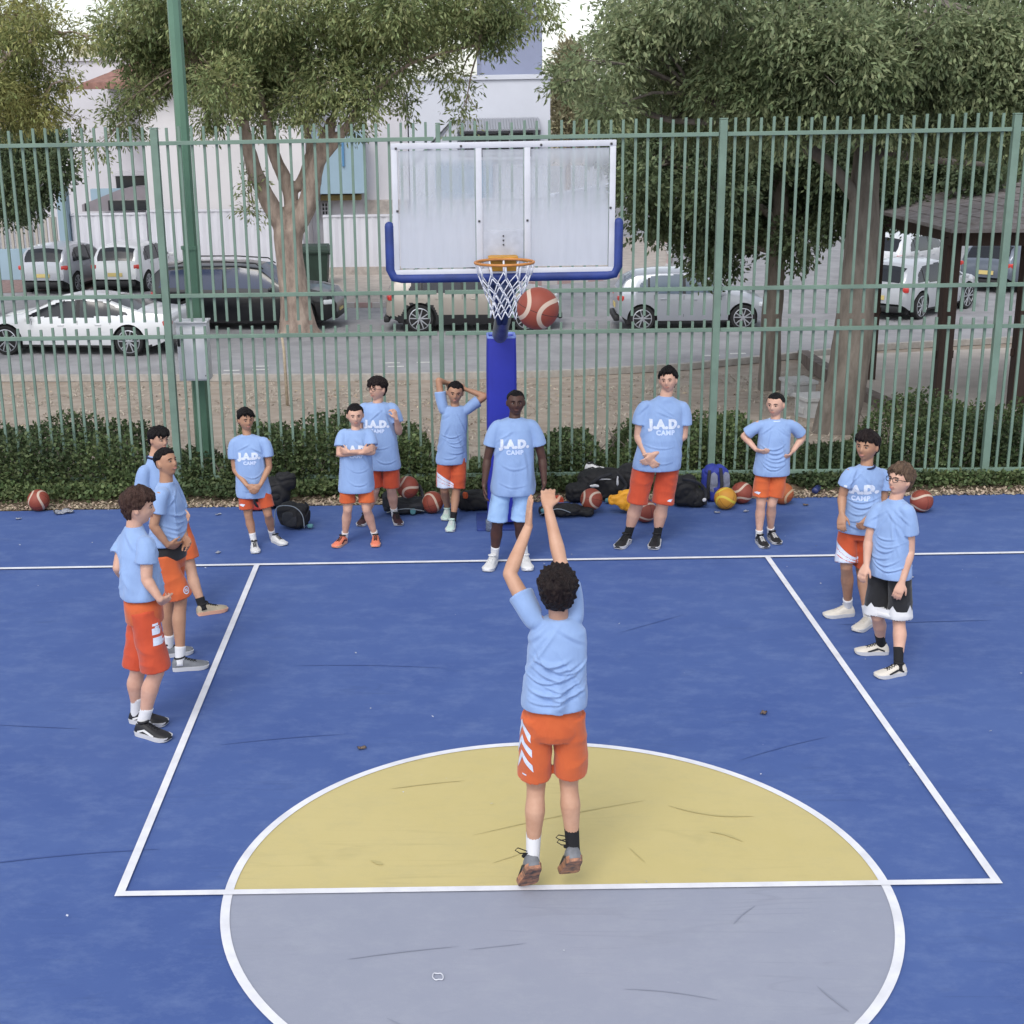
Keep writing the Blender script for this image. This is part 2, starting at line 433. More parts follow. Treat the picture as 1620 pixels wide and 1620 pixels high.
scuff('scuff_marks_on_blue', [((-3.4, .35), (-2.3, .52), .010, .03), ((-2.2, 1.9), (-1.3, 2.05), .006, .02), ((1.3, 1.55), (2.0, 1.9), .006, .02), ((2.6, 4.0), (3.9, 4.05), .008, .01), ((2.7, -.4), (3.1, -.7), .008, .02), ((-3.3, -.4), (-3.0, -.9), .006, .02), ((-1.8, 3.3), (-.6, 3.2), .006, .03), ((.8, 3.9), (1.4, 4.3), .005, .0), ((-3.9, 2.3), (-3.2, 2.2), .006, 0)], .004, mat('blue_scuff', '#3b528b', .8))
# leaf litter between the court and the fence
def scatter(name, n, xr, yr, zf, size, m, seed, tilt=.5, asp=.5, clump=0, wind=None):
    r = np.random.default_rng(seed)
    x = r.uniform(*xr, n); y = r.uniform(*yr, n) if wind is None else wind(r, n)
    if clump:
        keep = np.array([noise.noise(Vector((a*clump, b*clump, seed))) > -.05+.25*r.random() for a, b in zip(x, y)]); x = x[keep]; y = y[keep]; n = len(x)
    zz = np.array([zf(b) for b in y])
    c = np.stack([x, y, zz], 1)
    an = r.uniform(0, 2*np.pi, n); u = np.stack([np.cos(an), np.sin(an), r.normal(0, tilt, n)], 1); u /= np.linalg.norm(u, axis=1)[:, None]
    v = np.stack([-np.sin(an), np.cos(an), r.normal(0, tilt, n)], 1); v /= np.linalg.norm(v, axis=1)[:, None]
    s = size * r.uniform(.5, 1.4, n)[:, None]
    V = np.stack([c-u*s, c-v*s*asp, c+u*s, c+v*s*asp], 1)
    V[:, :, 2] += (zz + .004 - V[:, :, 2].min(1))[:, None].clip(0)
    o = quads_mesh(name, V, m); o['kind'] = 'stuff'; return o
m_leafdry = mat('dry_leaf', '#a59682', .9, island=.45, var=.2, vscale=30)
m_straw = mat('straw', '#a49c8e', .9, island=.25)
scatter('leaf_litter', 9000, (-8, 8), (7.8, 8.5), lambda y: 0.0, .022, m_leafdry, 3, .4, .5, wind=lambda r, n: 7.84+np.abs(r.normal(0, .16, n)).clip(0, .55))
scatter('dry_grass', 34000, (-9, 9), (9.7, 21), terr, .034, m_straw, 5, .5, .25, clump=1.1)
scatter('fallen_leaves_on_bank', 5000, (-9, 9), (9.5, 20), terr, .036, m_leafdry, 8, .3, .5, clump=.5)
bm = B()
poly(bm, [(-16, 7.6, .0-.012), (16, 7.6, -.012), (16, 9.2, -.004), (-16, 9.2, -.004)])
struct('soil_strip', bm, mat('bare_soil', '#7b6c58', .95, col2='#55493b', vscale=7, bump=.8, bscale=60))
# grit and paper scraps blown on the court are added with the small things

# sand yard under the shelter
bm = B()
poly(bm, [(6.9, 22.6, -1.075), (6.3, 16.8, terr(16.8)+.02), (6.15, 14.2, terr(14.2)+.02), (7.3, 12.2, terr(12.2)+.02), (9, 10.6, terr(10.6)+.02), (16, 10.4, terr(10.4)+.02), (22, 22.5, -1.075), (14, 23.6, -1.075)])
struct('sand_yard', bm, mat('sand', '#b5aca3', .95, var=.14, vscale=1.2, bump=.5, bscale=30, detail=8))
bm = B()
pts = [(6.8, 22.6), (6.3, 16.8), (6.1, 14.2), (7.25, 12.2), (9, 10.5)]
for a, b2 in zip(pts, pts[1:]):
    A = Vector((a[0], a[1], terr(a[1])-.1)); C2 = Vector((b2[0], b2[1], terr(b2[1])-.1)); n2 = int((C2-A).length/.6)+1
    for k in range(n2):
        p = A.lerp(C2, k/n2); q2 = A.lerp(C2, (k+.94)/n2); d = (q2-p).normalized(); s = Vector((d.y, -d.x, 0))*-.22
        prism(bm, [p, p+s, p+s+Vector((0, 0, .26)), p+Vector((0, 0, .26))], q2-p)
o = obj('stone_edging', bm, mat('edging_stone', '#6b5f58', .9, var=.3, vscale=4), smooth=False)
tag(o, 'low brown stone edging along the sand yard', 'edging')

# ------------------------------------------------------------------ fence
m_fence = mat('green_fence_paint', '#6b8274', .5, var=.16, vscale=3, bump=.05, bscale=60)
FY = lambda x: 8.45 - .0216*x
ft = empty('metal_fence', (0, FY(0), 0)); tag(ft, 'tall green metal picket fence behind the court', 'fence')
def fobj(name, bm, **k):
    o = obj(name, bm, m_fence, ft, smooth=False, **k); o.matrix_parent_inverse = Matrix.Translation((0, -FY(0), 0)); return o
posts = [-9.45, -6.55, -3.63, -.70, 2.44, 5.62, 8.6]
posts = [-9.6, -6.65, -3.66, -.65, 2.35, 5.40, 8.4]
fang = math.atan(-.0216)
FR = Matrix.Rotation(fang, 3, 'Z')
for x in posts:
    pw = .05 if abs(x+.65) < .01 else .078; bm = B(); box(bm, (x, FY(x), 1.97), (pw, pw, 4.02), .004, FR); box(bm, (x, FY(x), 3.99), (pw+.004, pw+.004, .015), .003, FR); fobj('post', bm)
pk = []
for a, b2 in zip(posts, posts[1:]):
    n2 = 23
    step = (b2-a)/n2
    for k in range(1, n2): pk.append(a + step*k)
zt, z2, z3, zb = 3.835, 2.219, 1.770, .161
for a, b2 in zip(posts, posts[1:]):
    for zz in (zt, z2, z3, zb):
        bm = B(); c = Vector(((a+b2)/2, FY((a+b2)/2), zz)); box(bm, c, (b2-a-.09, .042, .042), .003, FR); fobj('rail', bm)
vis = sorted([x for x in pk if -6.3 < x < 6.3], key=abs)
sep = set([('u', x) for x in vis] + [('l', x) for x in sorted(vis, key=lambda x: abs(x))][:max(0, 100-len(vis))])
sep = set(list(sorted(sep, key=lambda s: (s[0] == 'l', abs(s[1]))))[:100])
rest = B()
pr = random.Random(4)
for x in pk:
    for t in 'ul':
        z0, z1 = ((1.93, 4.0) if t == 'u' else (.09, 1.87))
        x2 = x + (0 if t == 'u' else .008); z1 += pr.uniform(-.012, .012)
        bm = B() if (t, x) in sep else rest
        box(bm, (x2, FY(x2) + (.03 if t == 'u' else .03), (z0+z1)/2), (.027, .025, z1-z0), 0, FR @ Matrix.Rotation(pr.uniform(-.003, .003), 3, 'Y'))
        if bm is not rest: fobj('picket', bm)
o = fobj('pickets', rest); o['kind'] = 'stuff'

# ------------------------------------------------------------------ lamp post and its cabinet
m_pole = mat('green_pole_paint', '#577a66', .45, var=.12, vscale=2)
lp = empty('lamp_post', (-3.47, 9.15, -.02)); tag(lp, 'tall green steel lamp post behind the fence, left of the hoop', 'lamp post')
def octo(bm, r0, r1, z0, z1):
    ring_loft(bm, [ell(Vector((0, 0, z0)), r0, r0, Vector((1, 0, 0)), Vector((0, 1, 0)), 8), ell(Vector((0, 0, z1)), r1, r1, Vector((1, 0, 0)), Vector((0, 1, 0)), 8)])
bm = B(); octo(bm, .098, .094, 0, 2.68); obj('base_column', bm, m_pole, lp, smooth=False)
bm = B(); octo(bm, .108, .108, 2.68, 2.72); obj('collar', bm, m_pole, lp, smooth=False)
bm = B(); octo(bm, .078, .072, 2.72, 9.5); obj('pole', bm, m_pole, lp, smooth=False)
bm = B(); octo(bm, .2, .2, .0, .03); obj('base_plate', bm, m_pole, lp, smooth=False)
bm = B(); tube(bm, [(0, 0, 9.4), (0, -.5, 9.75), (0, -1.4, 9.8)], .04, 10); obj('arm', bm, m_pole, lp)
bm = B(); box(bm, (0, -1.6, 9.78), (.35, .6, .14), .03); obj('lamp_head', bm, m_pole, lp)
m_cab = mat('pale_grey_cabinet', '#d3d4d9', .5, var=.08, vscale=3, metal=.1)
cb = empty('metal_cabinet', (-3.45, 8.86, 1.23)); tag(cb, 'pale grey metal cabinet strapped to the green lamp post', 'cabinet')
bm = B(); box(bm, (0, 0, .33), (.345, .20, .66), .01); obj('cabinet_body', bm, m_cab, cb, angle=30)
bm = B(); box(bm, (0, -.106, .30), (.315, .012, .56), .004); d = obj('door', bm, m_cab, cb, angle=30)
bm = B(); box(bm, (.13, -.118, .06), (.012, .012, .012), .003); box(bm, (-.15, -.115, .45), (.03, .014, .11), .004); obj('lock', bm, mat('black_plastic', '#1a1a1c', .5), d)
bm = B(); box(bm, (0, -.02, .67), (.375, .26, .02), .004); obj('cabinet_roof', bm, m_cab, cb, angle=30)

# ------------------------------------------------------------------ basketball hoop stand
m_white = mat('white_board_paint', '#c3c5cd', .55, var=.08, vscale=4)
m_pad = mat('navy_board_padding', '#22377a', .6, var=.25, vscale=5, bump=.3, bscale=25)
m_pad2 = mat('royal_blue_pole_pad', '#222c9c', .5, var=.1, vscale=3, bump=.15, bscale=9)
m_rim = mat('orange_rim_paint', '#b97a3c', .5, var=.15, vscale=12)
m_rimb = mat('yellow_bracket_paint', '#b98524', .5, var=.15, vscale=12)
m_steel = mat('galvanised_steel', '#8d9096', .4, metal=.75, var=.3, vscale=6)
m_net = mat('white_net_cord', '#cfd2dc', .8)
hp = empty('basketball_hoop', (-.06, 7.1, 0)); tag(hp, 'basketball hoop with clouded acrylic backboard and blue padded post', 'basketball hoop')
def hobj(name, bm, m, p=None, **k):
    o = obj(name, bm, m, p or hp, **k)
    if p is None: o.matrix_parent_inverse = Matrix.Translation((.06, -7.1, 0))
    return o
BX, BY, BZ0, BZ1 = -.10, 4.717, 2.838, 3.888
# frame
bm = B()
t = .048
box(bm, (BX, BY, BZ1-t/2), (1.80, .035, t), .004); box(bm, (BX, BY, BZ0+t/2), (1.80, .035, t), .004)
for s in (-1, 1):
    box(bm, (BX+s*(.9-t/2-.001), BY, (BZ0+BZ1)/2), (t, .034, 1.05-2*t+.002), .004)
    box(bm, (BX+s*.195-.005, BY-.001, (BZ0+BZ1)/2), (.05, .036, 1.05-2*t+.001), .004)
fr = hobj('board_frame', bm, m_white, angle=40)
bm = B(); box(bm, (BX-.005, BY+.004, BZ0+.20), (.33, .03, .31), .004); hobj('mounting_plate', bm, mat('clouded_plate', '#a9adb8', .5, var=.15, vscale=8), angle=40)
m_bolt = mat('dark_bolt', '#3a3a3c', .5)
for x, z in ((-.86, .52), (-.86, 1.01), (-.34, 1.02), (.30, 1.02), (.86, 1.02), (.86, .52), (-.20, .43), (.19, .43)):
    bm = B(); box(bm, (BX+x, BY-.021, BZ0+z), (.018, .012, .018), .004); hobj('bolt', bm, m_bolt, fr)
for k in range(3):
    bm = B(); box(bm, (BX-.005, BY-.014, BZ0+.33-k*.035-.02), (.012, .012, .012), .002); hobj('bolt', bm, m_bolt, fr)
# acrylic: clear in the middle, clouded towards bottom and edges
m_acr = bpy.data.materials.new('clouded_acrylic'); m_acr.use_nodes = True
n = m_acr.node_tree.nodes; l = m_acr.node_tree.links; n.remove(n['Principled BSDF'])
tr = n.new('ShaderNodeBsdfTransparent'); tr.inputs[0].default_value = (.93, .95, .97, 1)
df = n.new('ShaderNodeBsdfDiffuse'); df.inputs[0].default_value = lin('#dcdfe7'); tl = n.new('ShaderNodeBsdfTranslucent'); tl.inputs[0].default_value = lin('#e2e5ec')
ad = n.new('ShaderNodeMixShader'); ad.inputs[0].default_value = .5; l.new(df.outputs[0], ad.inputs[1]); l.new(tl.outputs[0], ad.inputs[2])
mx = n.new('ShaderNodeMixShader'); tc = n.new('ShaderNodeTexCoord'); sp = n.new('ShaderNodeSeparateXYZ'); l.new(tc.outputs['Object'], sp.inputs[0])
mrr = n.new('ShaderNodeMapRange'); mrr.inputs[1].default_value = BZ0+.28; mrr.inputs[2].default_value = BZ0+.72; mrr.inputs[3].default_value = .95; mrr.inputs[4].default_value = .30
mr2 = n.new('ShaderNodeMapRange'); mr2.inputs[1].default_value = BZ1-.22; mr2.inputs[2].default_value = BZ1-.06; mr2.inputs[3].default_value = 0; mr2.inputs[4].default_value = .3
mrr.interpolation_type = 'SMOOTHSTEP'; mr2.interpolation_type = 'SMOOTHSTEP'
mpa = n.new('ShaderNodeMapping'); mpa.inputs['Scale'].default_value = (7, 1, .9); l.new(tc.outputs['Object'], mpa.inputs[0])
nz = n.new('ShaderNodeTexNoise'); nz.inputs['Scale'].default_value = 2.4; nz.inputs['Detail'].default_value = 7; l.new(mpa.outputs[0], nz.inputs['Vector'])
m1 = n.new('ShaderNodeMath'); m1.operation = 'MULTIPLY_ADD'; m1.inputs[1].default_value = .34; l.new(nz.outputs['Fac'], m1.inputs[0])
l.new(sp.outputs['Z'], mrr.inputs[0]); l.new(sp.outputs['Z'], mr2.inputs[0])
a1 = n.new('ShaderNodeMath'); a1.operation = 'ADD'; l.new(mrr.outputs[0], a1.inputs[0]); l.new(mr2.outputs[0], a1.inputs[1])
a2 = n.new('ShaderNodeMath'); a2.operation = 'SUBTRACT'; a2.inputs[1].default_value = .19; l.new(a1.outputs[0], a2.inputs[0]); l.new(a2.outputs[0], m1.inputs[2])
cl = n.new('ShaderNodeClamp'); l.new(m1.outputs[0], cl.inputs[0]); l.new(cl.outputs[0], mx.inputs[0])
gl = n.new('ShaderNodeBsdfGlossy'); gl.inputs['Roughness'].default_value = .25; mg = n.new('ShaderNodeMixShader'); mg.inputs[0].default_value = .06
l.new(tr.outputs[0], mx.inputs[1]); l.new(ad.outputs[0], mx.inputs[2]); l.new(mx.outputs[0], mg.inputs[1]); l.new(gl.outputs[0], mg.inputs[2]); l.new(mg.outputs[0], n['Material Output'].inputs[0])
for x0, x1 in ((-.845, -.23), (-.17, .16), (.22, .845)):
    bm = B(); box(bm, (BX+(x0+x1)/2, BY+.003, (BZ0+BZ1)/2 + (0.09 if x0 == -.17 else 0)), (x1-x0, .008, .93 - (.18 if x0 == -.17 else 0)))
    hobj('acrylic_panel', bm, m_acr, smooth=False)
# U shaped padding
bm = B(); zz = BZ0-.012
tube(bm, [(BX-.93, BY, BZ0+.40), (BX-.93, BY, BZ0+.05), (BX-.90, BY, BZ0-.012), (BX-.84, BY, BZ0-.022), (BX, BY, BZ0-.024), (BX+.84, BY, BZ0-.022), (BX+.90, BY, BZ0-.012), (BX+.93, BY, BZ0+.05), (BX+.93, BY, BZ0+.40)], [(.038, .038)]*9, 14, 'round')
hobj('board_padding', bm, m_pad)
# rim, bracket, net
RX, RYc, RZ = BX-.012, BY-.385, 2.975
bm = B()
tube(bm, [(RX+.232*math.cos(2*math.pi*k/40), RYc+.232*math.sin(2*math.pi*k/40), RZ) for k in range(40)], .011, 8, closed=True, cap=False)
rm = hobj('rim', bm, m_rim)
bm = B()
box(bm, (RX, BY-.09, RZ+.012), (.24, .14, .012), .003); box(bm, (RX, BY-.025, RZ-.045), (.22, .016, .13), .003)
for s in (-1, 1): tube(bm, [(RX+s*.20, RYc+.12, RZ-.008), (RX+s*.14, BY-.12, RZ-.01), (RX+s*.10, BY-.03, RZ-.012)], .011, 8)
hobj('rim_bracket', bm, [m_rimb], rm)
bm = B()
def netp(k, lev):
    H = [0, .10, .17, .235, .30, .365, .42]; R = [.232, .205, .178, .150, .125, .112, .118]
    a = 2*math.pi*(k + (.5 if lev % 2 == 0 and lev > 0 else 0))/12
    return Vector((RX+R[lev]*math.cos(a), RYc+R[lev]*math.sin(a), RZ-.012-H[lev] + .01*math.sin(k*2.3+lev)))
for k in range(12):
    tube(bm, [netp(k, 0), netp(k, 1)], .0052, 5); tube(bm, [netp(k, 0)+Vector((.004, 0, .01)), netp(k, 1)+Vector((.008, .002, 0))], .0045, 5)
    for lev in range(1, 6):
        kk = (k, k-1) if (lev+1) % 2 == 0 else (k, k+1)
        for j in kk: tube(bm, [netp(k, lev), netp(j, lev+1)], .0046, 5)
hobj('net', bm, m_net)
# supports
bm = B()
box(bm, (BX-.005, BY+.08, BZ0+.08), (.26, .11, .34), .008)
for s in (-1, 1): tube(bm, [(BX+s*.12, BY+.08, BZ0+.02), (BX+s*.02, 5.3, 2.35)], .028, 10)
hobj('board_mount', bm, mat('navy_steel', '#2a3a66', .5, var=.2, vscale=6))
bm = B()
tube(bm, [(BX-.01, BY+.12, 2.82), (BX+.01, 5.35, 2.50), (-.045, 6.3, 2.28), (-.06, 6.95, 1.98), (-.06, 7.08, 1.6), (-.06, 7.1, .02)], .078, 18, True, sub=4)
hobj('steel_post', bm, m_steel)
bm = B()
X, Y = Vector((1, 0, 0)), Vector((0, 1, 0))
def sq(z, a, c=.035):
    h_ = a/2; o_ = []
    for sx, sy, a0 in ((1, 1, 0), (-1, 1, 90), (-1, -1, 180), (1, -1, 270)):
        for q_ in (0, 30, 60, 90): o_.append(Vector((-.045+sx*(h_-c)+c*math.cos(rad(a0+q_)), 7.06+sy*(h_-c)+c*math.sin(rad(a0+q_)), z)))
    return o_
ring_loft(bm, [sq(z, a) for z, a in ((.06, .292), (.08, .298), (.9, .298), (1.6, .297), (1.8, .292), (1.955, .285), (1.965, .27), (1.93, .21), (1.9, .19))])
pd = hobj('post_pad', bm, m_pad2, angle=35)
bm = B(); ring_loft(bm, [sq(z, a) for z, a in ((1.952, .291), (1.972, .288), (1.974, .25), (1.95, .245))], cap=False)
hobj('pad_rim', bm, mat('pale_pad_edge', '#6c80c4', .6), pd)
bm = B(); box(bm, (-.06, 7.1, .012), (.5, .6, .024), .004); hobj('base_plate', bm, m_pad, angle=30)
PJ = {
'p5': {'hd':[-2.543,6.417,1.284],'top':[-2.549,6.417,1.396],'chin':[-2.513,6.417,1.164],'nk':[-2.54,6.417,1.127],'sR':[-2.685,6.417,1.073],'sL':[-2.358,6.417,1.08],'eR':[-2.674,6.397,0.792],'eL':[-2.339,6.397,0.812],'wR':[-2.544,6.257,0.668],'wL':[-2.415,6.257,0.672],'tR':[-2.468,6.216,0.614],'tL':[-2.487,6.216,0.608],'pv':[-2.508,6.417,0.482],'kR':[-2.569,6.386,0.33],'kL':[-2.375,6.386,0.34],'hR':[-2.55,6.478,0.0],'oR':[-2.481,6.148,0.0],'hL':[-2.425,6.641,0.0],'oL':[-2.219,6.399,0.0],'aR':[-2.539,6.428,0.075],'aL':[-2.404,6.605,0.058]},
'p6': {'hd':[-1.485,6.44,1.305],'top':[-1.475,6.44,1.423],'chin':[-1.502,6.44,1.18],'nk':[-1.484,6.44,1.154],'sR':[-1.62,6.44,1.138],'sL':[-1.349,6.44,1.14],'eR':[-1.646,6.36,0.943],'eL':[-1.326,6.36,0.956],'wR':[-1.412,6.27,0.974],'wL':[-1.544,6.24,0.989],'tR':[-1.328,6.301,1.009],'tL':[-1.614,6.29,0.991],'pv':[-1.5,6.44,0.511],'kR':[-1.591,6.411,0.365],'kL':[-1.404,6.411,0.362],'hR':[-1.603,6.576,0.0],'oR':[-1.727,6.291,0.0],'hL':[-1.331,6.604,0.0],'oL':[-1.322,6.291,0.0],'aR':[-1.616,6.533,0.073],'aL':[-1.346,6.557,0.075]},
'p7': {'hd':[-1.303,7.188,1.415],'top':[-1.293,7.188,1.539],'chin':[-1.346,7.188,1.278],'nk':[-1.308,7.188,1.264],'sR':[-1.458,7.188,1.234],'sL':[-1.141,7.188,1.229],'eR':[-1.505,7.188,0.99],'eL':[-1.095,7.158,0.97],'wR':[-1.42,7.008,0.898],'wL':[-1.112,7.028,1.132],'tR':[-1.388,6.988,0.869],'tL':[-1.129,7.028,1.204],'pv':[-1.271,7.188,0.544],'kR':[-1.361,7.158,0.363],'kL':[-1.19,7.158,0.361],'hR':[-1.441,7.327,0.0],'oR':[-1.521,7.009,0.0],'hL':[-1.19,7.408,0.0],'oL':[-1.109,7.009,0.0],'aR':[-1.443,7.279,0.063],'aL':[-1.192,7.348,0.066]},
'p8': {'hd':[-0.513,7.179,1.364],'top':[-0.511,7.179,1.482],'chin':[-0.521,7.179,1.233],'nk':[-0.515,7.179,1.214],'sR':[-0.644,7.179,1.203],'sL':[-0.386,7.179,1.198],'eR':[-0.678,7.22,1.484],'eL':[-0.203,7.22,1.312],'wR':[-0.595,7.3,1.441],'wL':[-0.402,7.3,1.372],'tR':[-0.531,7.32,1.403],'tL':[-0.466,7.32,1.388],'pv':[-0.564,7.179,0.588],'kR':[-0.64,7.15,0.347],'kL':[-0.515,7.14,0.334],'hR':[-0.599,7.494,0.0],'oR':[-0.639,7.166,0.0],'hL':[-0.519,7.299,0.0],'oL':[-0.593,6.759,0.0],'aR':[-0.605,7.445,0.063],'aL':[-0.532,7.218,0.066]},
'p9': {'hd':[0.036,5.674,1.564],'top':[0.036,5.674,1.687],'chin':[0.03,5.674,1.435],'nk':[0.024,5.674,1.417],'sR':[-0.15,5.674,1.367],'sL':[0.197,5.674,1.367],'eR':[-0.228,5.674,1.035],'eL':[0.279,5.674,1.032],'wR':[-0.26,5.624,0.801],'wL':[0.294,5.624,0.816],'tR':[-0.256,5.594,0.689],'tL':[0.274,5.594,0.716],'pv':[0.01,5.674,0.668],'kR':[-0.139,5.655,0.419],'kL':[0.067,5.655,0.422],'hR':[-0.128,5.891,0.0],'oR':[-0.248,5.483,0.0],'hL':[0.111,5.841,0.0],'oL':[0.14,5.483,0.0],'aR':[-0.142,5.83,0.065],'aL':[0.109,5.787,0.068]},
'p10': {'hd':[1.508,6.255,1.632],'top':[1.51,6.255,1.76],'chin':[1.475,6.255,1.511],'nk':[1.488,6.255,1.474],'sR':[1.28,6.255,1.398],'sL':[1.665,6.255,1.385],'eR':[1.235,6.235,1.101],'eL':[1.665,6.235,1.094],'wR':[1.291,6.085,0.944],'wL':[1.37,6.055,0.968],'tR':[1.336,6.055,0.895],'tL':[1.285,6.035,0.894],'pv':[1.417,6.255,0.736],'kR':[1.238,6.235,0.427],'kL':[1.483,6.235,0.416],'hR':[1.224,6.448,0.0],'oR':[1.04,6.108,0.0],'hL':[1.474,6.393,0.0],'oL':[1.379,6.071,0.0],'aR':[1.197,6.397,0.082],'aL':[1.465,6.345,0.087]},
'p11': {'hd':[2.544,6.278,1.378],'top':[2.544,6.278,1.501],'chin':[2.514,6.278,1.249],'nk':[2.551,6.278,1.23],'sR':[2.401,6.278,1.196],'sL':[2.71,6.278,1.197],'eR':[2.266,6.328,1.062],'eL':[2.833,6.328,1.046],'wR':[2.372,6.228,0.947],'wL':[2.719,6.228,0.928],'tR':[2.42,6.168,0.942],'tL':[2.664,6.168,0.888],'pv':[2.537,6.278,0.654],'kR':[2.446,6.258,0.4],'kL':[2.551,6.258,0.399],'hR':[2.436,6.384,0.0],'oR':[2.47,6.055,0.0],'hL':[2.575,6.504,0.0],'oL':[2.618,6.168,0.0],'aR':[2.447,6.335,0.068],'aL':[2.579,6.454,0.061]},
'p12': {'hd':[2.77,4.056,1.501],'top':[2.766,4.056,1.63],'chin':[2.724,4.056,1.361],'nk':[2.776,4.056,1.334],'sR':[2.632,4.006,1.313],'sL':[2.948,4.136,1.258],'eR':[2.586,4.026,1.093],'eL':[2.946,4.106,1.005],'wR':[2.569,3.936,0.976],'wL':[2.776,3.896,0.958],'tR':[2.557,3.896,0.909],'tL':[2.727,3.856,0.913],'pv':[2.749,4.056,0.75],'kR':[2.659,4.026,0.501],'kL':[2.809,4.106,0.45],'hR':[2.815,4.226,0.0],'oR':[2.542,4.178,0.0],'hL':[2.882,4.0,0.0],'oL':[2.706,3.82,0.0],'aR':[2.758,4.219,0.105],'aL':[2.845,3.973,0.122]},
'p13': {'hd':[2.754,3.149,1.461],'top':[2.759,3.149,1.586],'chin':[2.679,3.149,1.341],'nk':[2.728,3.149,1.311],'sR':[2.626,3.229,1.236],'sL':[2.802,3.049,1.275],'eR':[2.568,3.199,0.979],'eL':[2.836,3.049,0.943],'wR':[2.545,3.129,0.818],'wL':[2.77,2.979,0.726],'tR':[2.5,3.099,0.728],'tL':[2.723,2.949,0.603],'pv':[2.731,3.149,0.682],'kR':[2.677,3.199,0.375],'kL':[2.803,3.079,0.388],'hR':[2.841,3.365,0.0],'oR':[2.577,3.375,0.0],'hL':[2.855,2.972,0.0],'oL':[2.596,2.885,0.0],'aR':[2.776,3.367,0.085],'aL':[2.782,2.959,0.099]},
'p2': {'hd':[-2.651,2.166,1.629],'top':[-2.635,2.166,1.769],'chin':[-2.573,2.166,1.478],'nk':[-2.691,2.166,1.488],'sR':[-2.584,2.036,1.425],'sL':[-2.776,2.266,1.396],'eR':[-2.596,1.996,1.173],'eL':[-2.827,2.186,1.197],'wR':[-2.511,1.966,1.044],'wL':[-2.792,2.366,0.998],'tR':[-2.488,2.046,0.992],'tL':[-2.73,2.426,0.929],'pv':[-2.673,2.166,0.965],'kR':[-2.599,2.086,0.477],'kL':[-2.768,2.246,0.422],'hR':[-2.827,2.141,0.0],'oR':[-2.521,1.978,0.0],'hL':[-2.832,2.308,0.0],'oL':[-2.589,2.236,0.0],'aR':[-2.736,2.117,0.082],'aL':[-2.829,2.297,0.063]},
'p3': {'hd':[-2.711,3.432,1.614],'top':[-2.731,3.432,1.732],'chin':[-2.633,3.432,1.499],'nk':[-2.723,3.432,1.456],'sR':[-2.737,3.272,1.421],'sL':[-2.692,3.572,1.388],'eR':[-2.8,3.232,1.177],'eL':[-2.651,3.532,1.104],'wR':[-2.71,3.252,1.019],'wL':[-2.608,3.402,1.031],'tR':[-2.657,3.312,0.995],'tL':[-2.576,3.352,1.006],'pv':[-2.741,3.432,0.881],'kR':[-2.666,3.372,0.539],'kL':[-2.789,3.512,0.496],'hR':[-2.711,3.252,0.0],'oR':[-2.47,3.306,0.0],'hL':[-2.803,3.554,0.0],'oL':[-2.647,3.615,0.0],'aR':[-2.68,3.26,0.123],'aL':[-2.802,3.563,0.11]},
'p4': {'hd':[-2.998,4.553,1.536],'top':[-2.994,4.553,1.66],'chin':[-2.932,4.553,1.432],'nk':[-3.041,4.553,1.385],'sR':[-3.123,4.433,1.308],'sL':[-3.004,4.673,1.277],'eR':[-3.154,4.433,1.041],'eL':[-2.97,4.673,1.009],'wR':[-3.041,4.403,0.921],'wL':[-2.865,4.573,0.924],'tR':[-2.982,4.413,0.889],'tL':[-2.827,4.553,0.89],'pv':[-2.943,4.553,0.757],'kR':[-2.927,4.503,0.411],'kL':[-2.811,4.573,0.38],'hR':[-3.077,4.564,0.0],'oR':[-2.895,4.588,0.0],'hL':[-2.749,4.472,0.0],'oL':[-2.521,4.587,0.0],'aR':[-3.015,4.568,0.114],'aL':[-2.733,4.489,0.115]},
'p1': {'hd':[-0.015,-0.04,1.771],'top':[-0.019,-0.04,1.918],'chin':[-0.014,-0.04,1.632],'nk':[-0.006,-0.02,1.614],'sR':[0.081,0.0,1.626],'sL':[-0.143,-0.02,1.627],'eR':[0.014,0.18,1.869],'eL':[-0.255,0.1,1.819],'wR':[-0.04,0.32,2.113],'wL':[-0.146,0.28,2.025],'tR':[-0.035,0.4,2.178],'tL':[-0.138,0.31,2.177],'pv':[-0.031,-0.04,1.093],'kR':[0.056,0.01,0.662],'kL':[-0.121,0.01,0.642],'hR':[0.073,-0.07,0.245],'oR':[0.046,0.12,0.015],'hL':[-0.142,-0.07,0.194],'oL':[-0.15,0.1,-0.029],'aR':[0.076,-0.04,0.304],'aL':[-0.141,-0.04,0.254]},
}
# ================================================================== people
SKIN = dict(
    fair=mat('fair_skin', '#cda48f', .55, col2='#c29580', vscale=9, bump=.06, bscale=120),
    tan=mat('tan_skin', '#ae8469', .55, col2='#a2775e', vscale=9, bump=.06, bscale=120),
    olive=mat('olive_skin', '#c0977f', .55, col2='#b3886f', vscale=9, bump=.06, bscale=120),
    dark=mat('dark_brown_skin', '#4f3227', .5, col2='#432a20', vscale=9, bump=.06, bscale=120))
m_lip = mat('lip_skin', '#ab7669', .5); m_lipd = mat('dark_lip_skin', '#5d3a34', .5)
m_eye = mat('eye_white', '#8f837c', .35); m_iris = mat('dark_iris', '#1c130f', .2)
m_lace = mat('black_lace', '#17171a', .8)

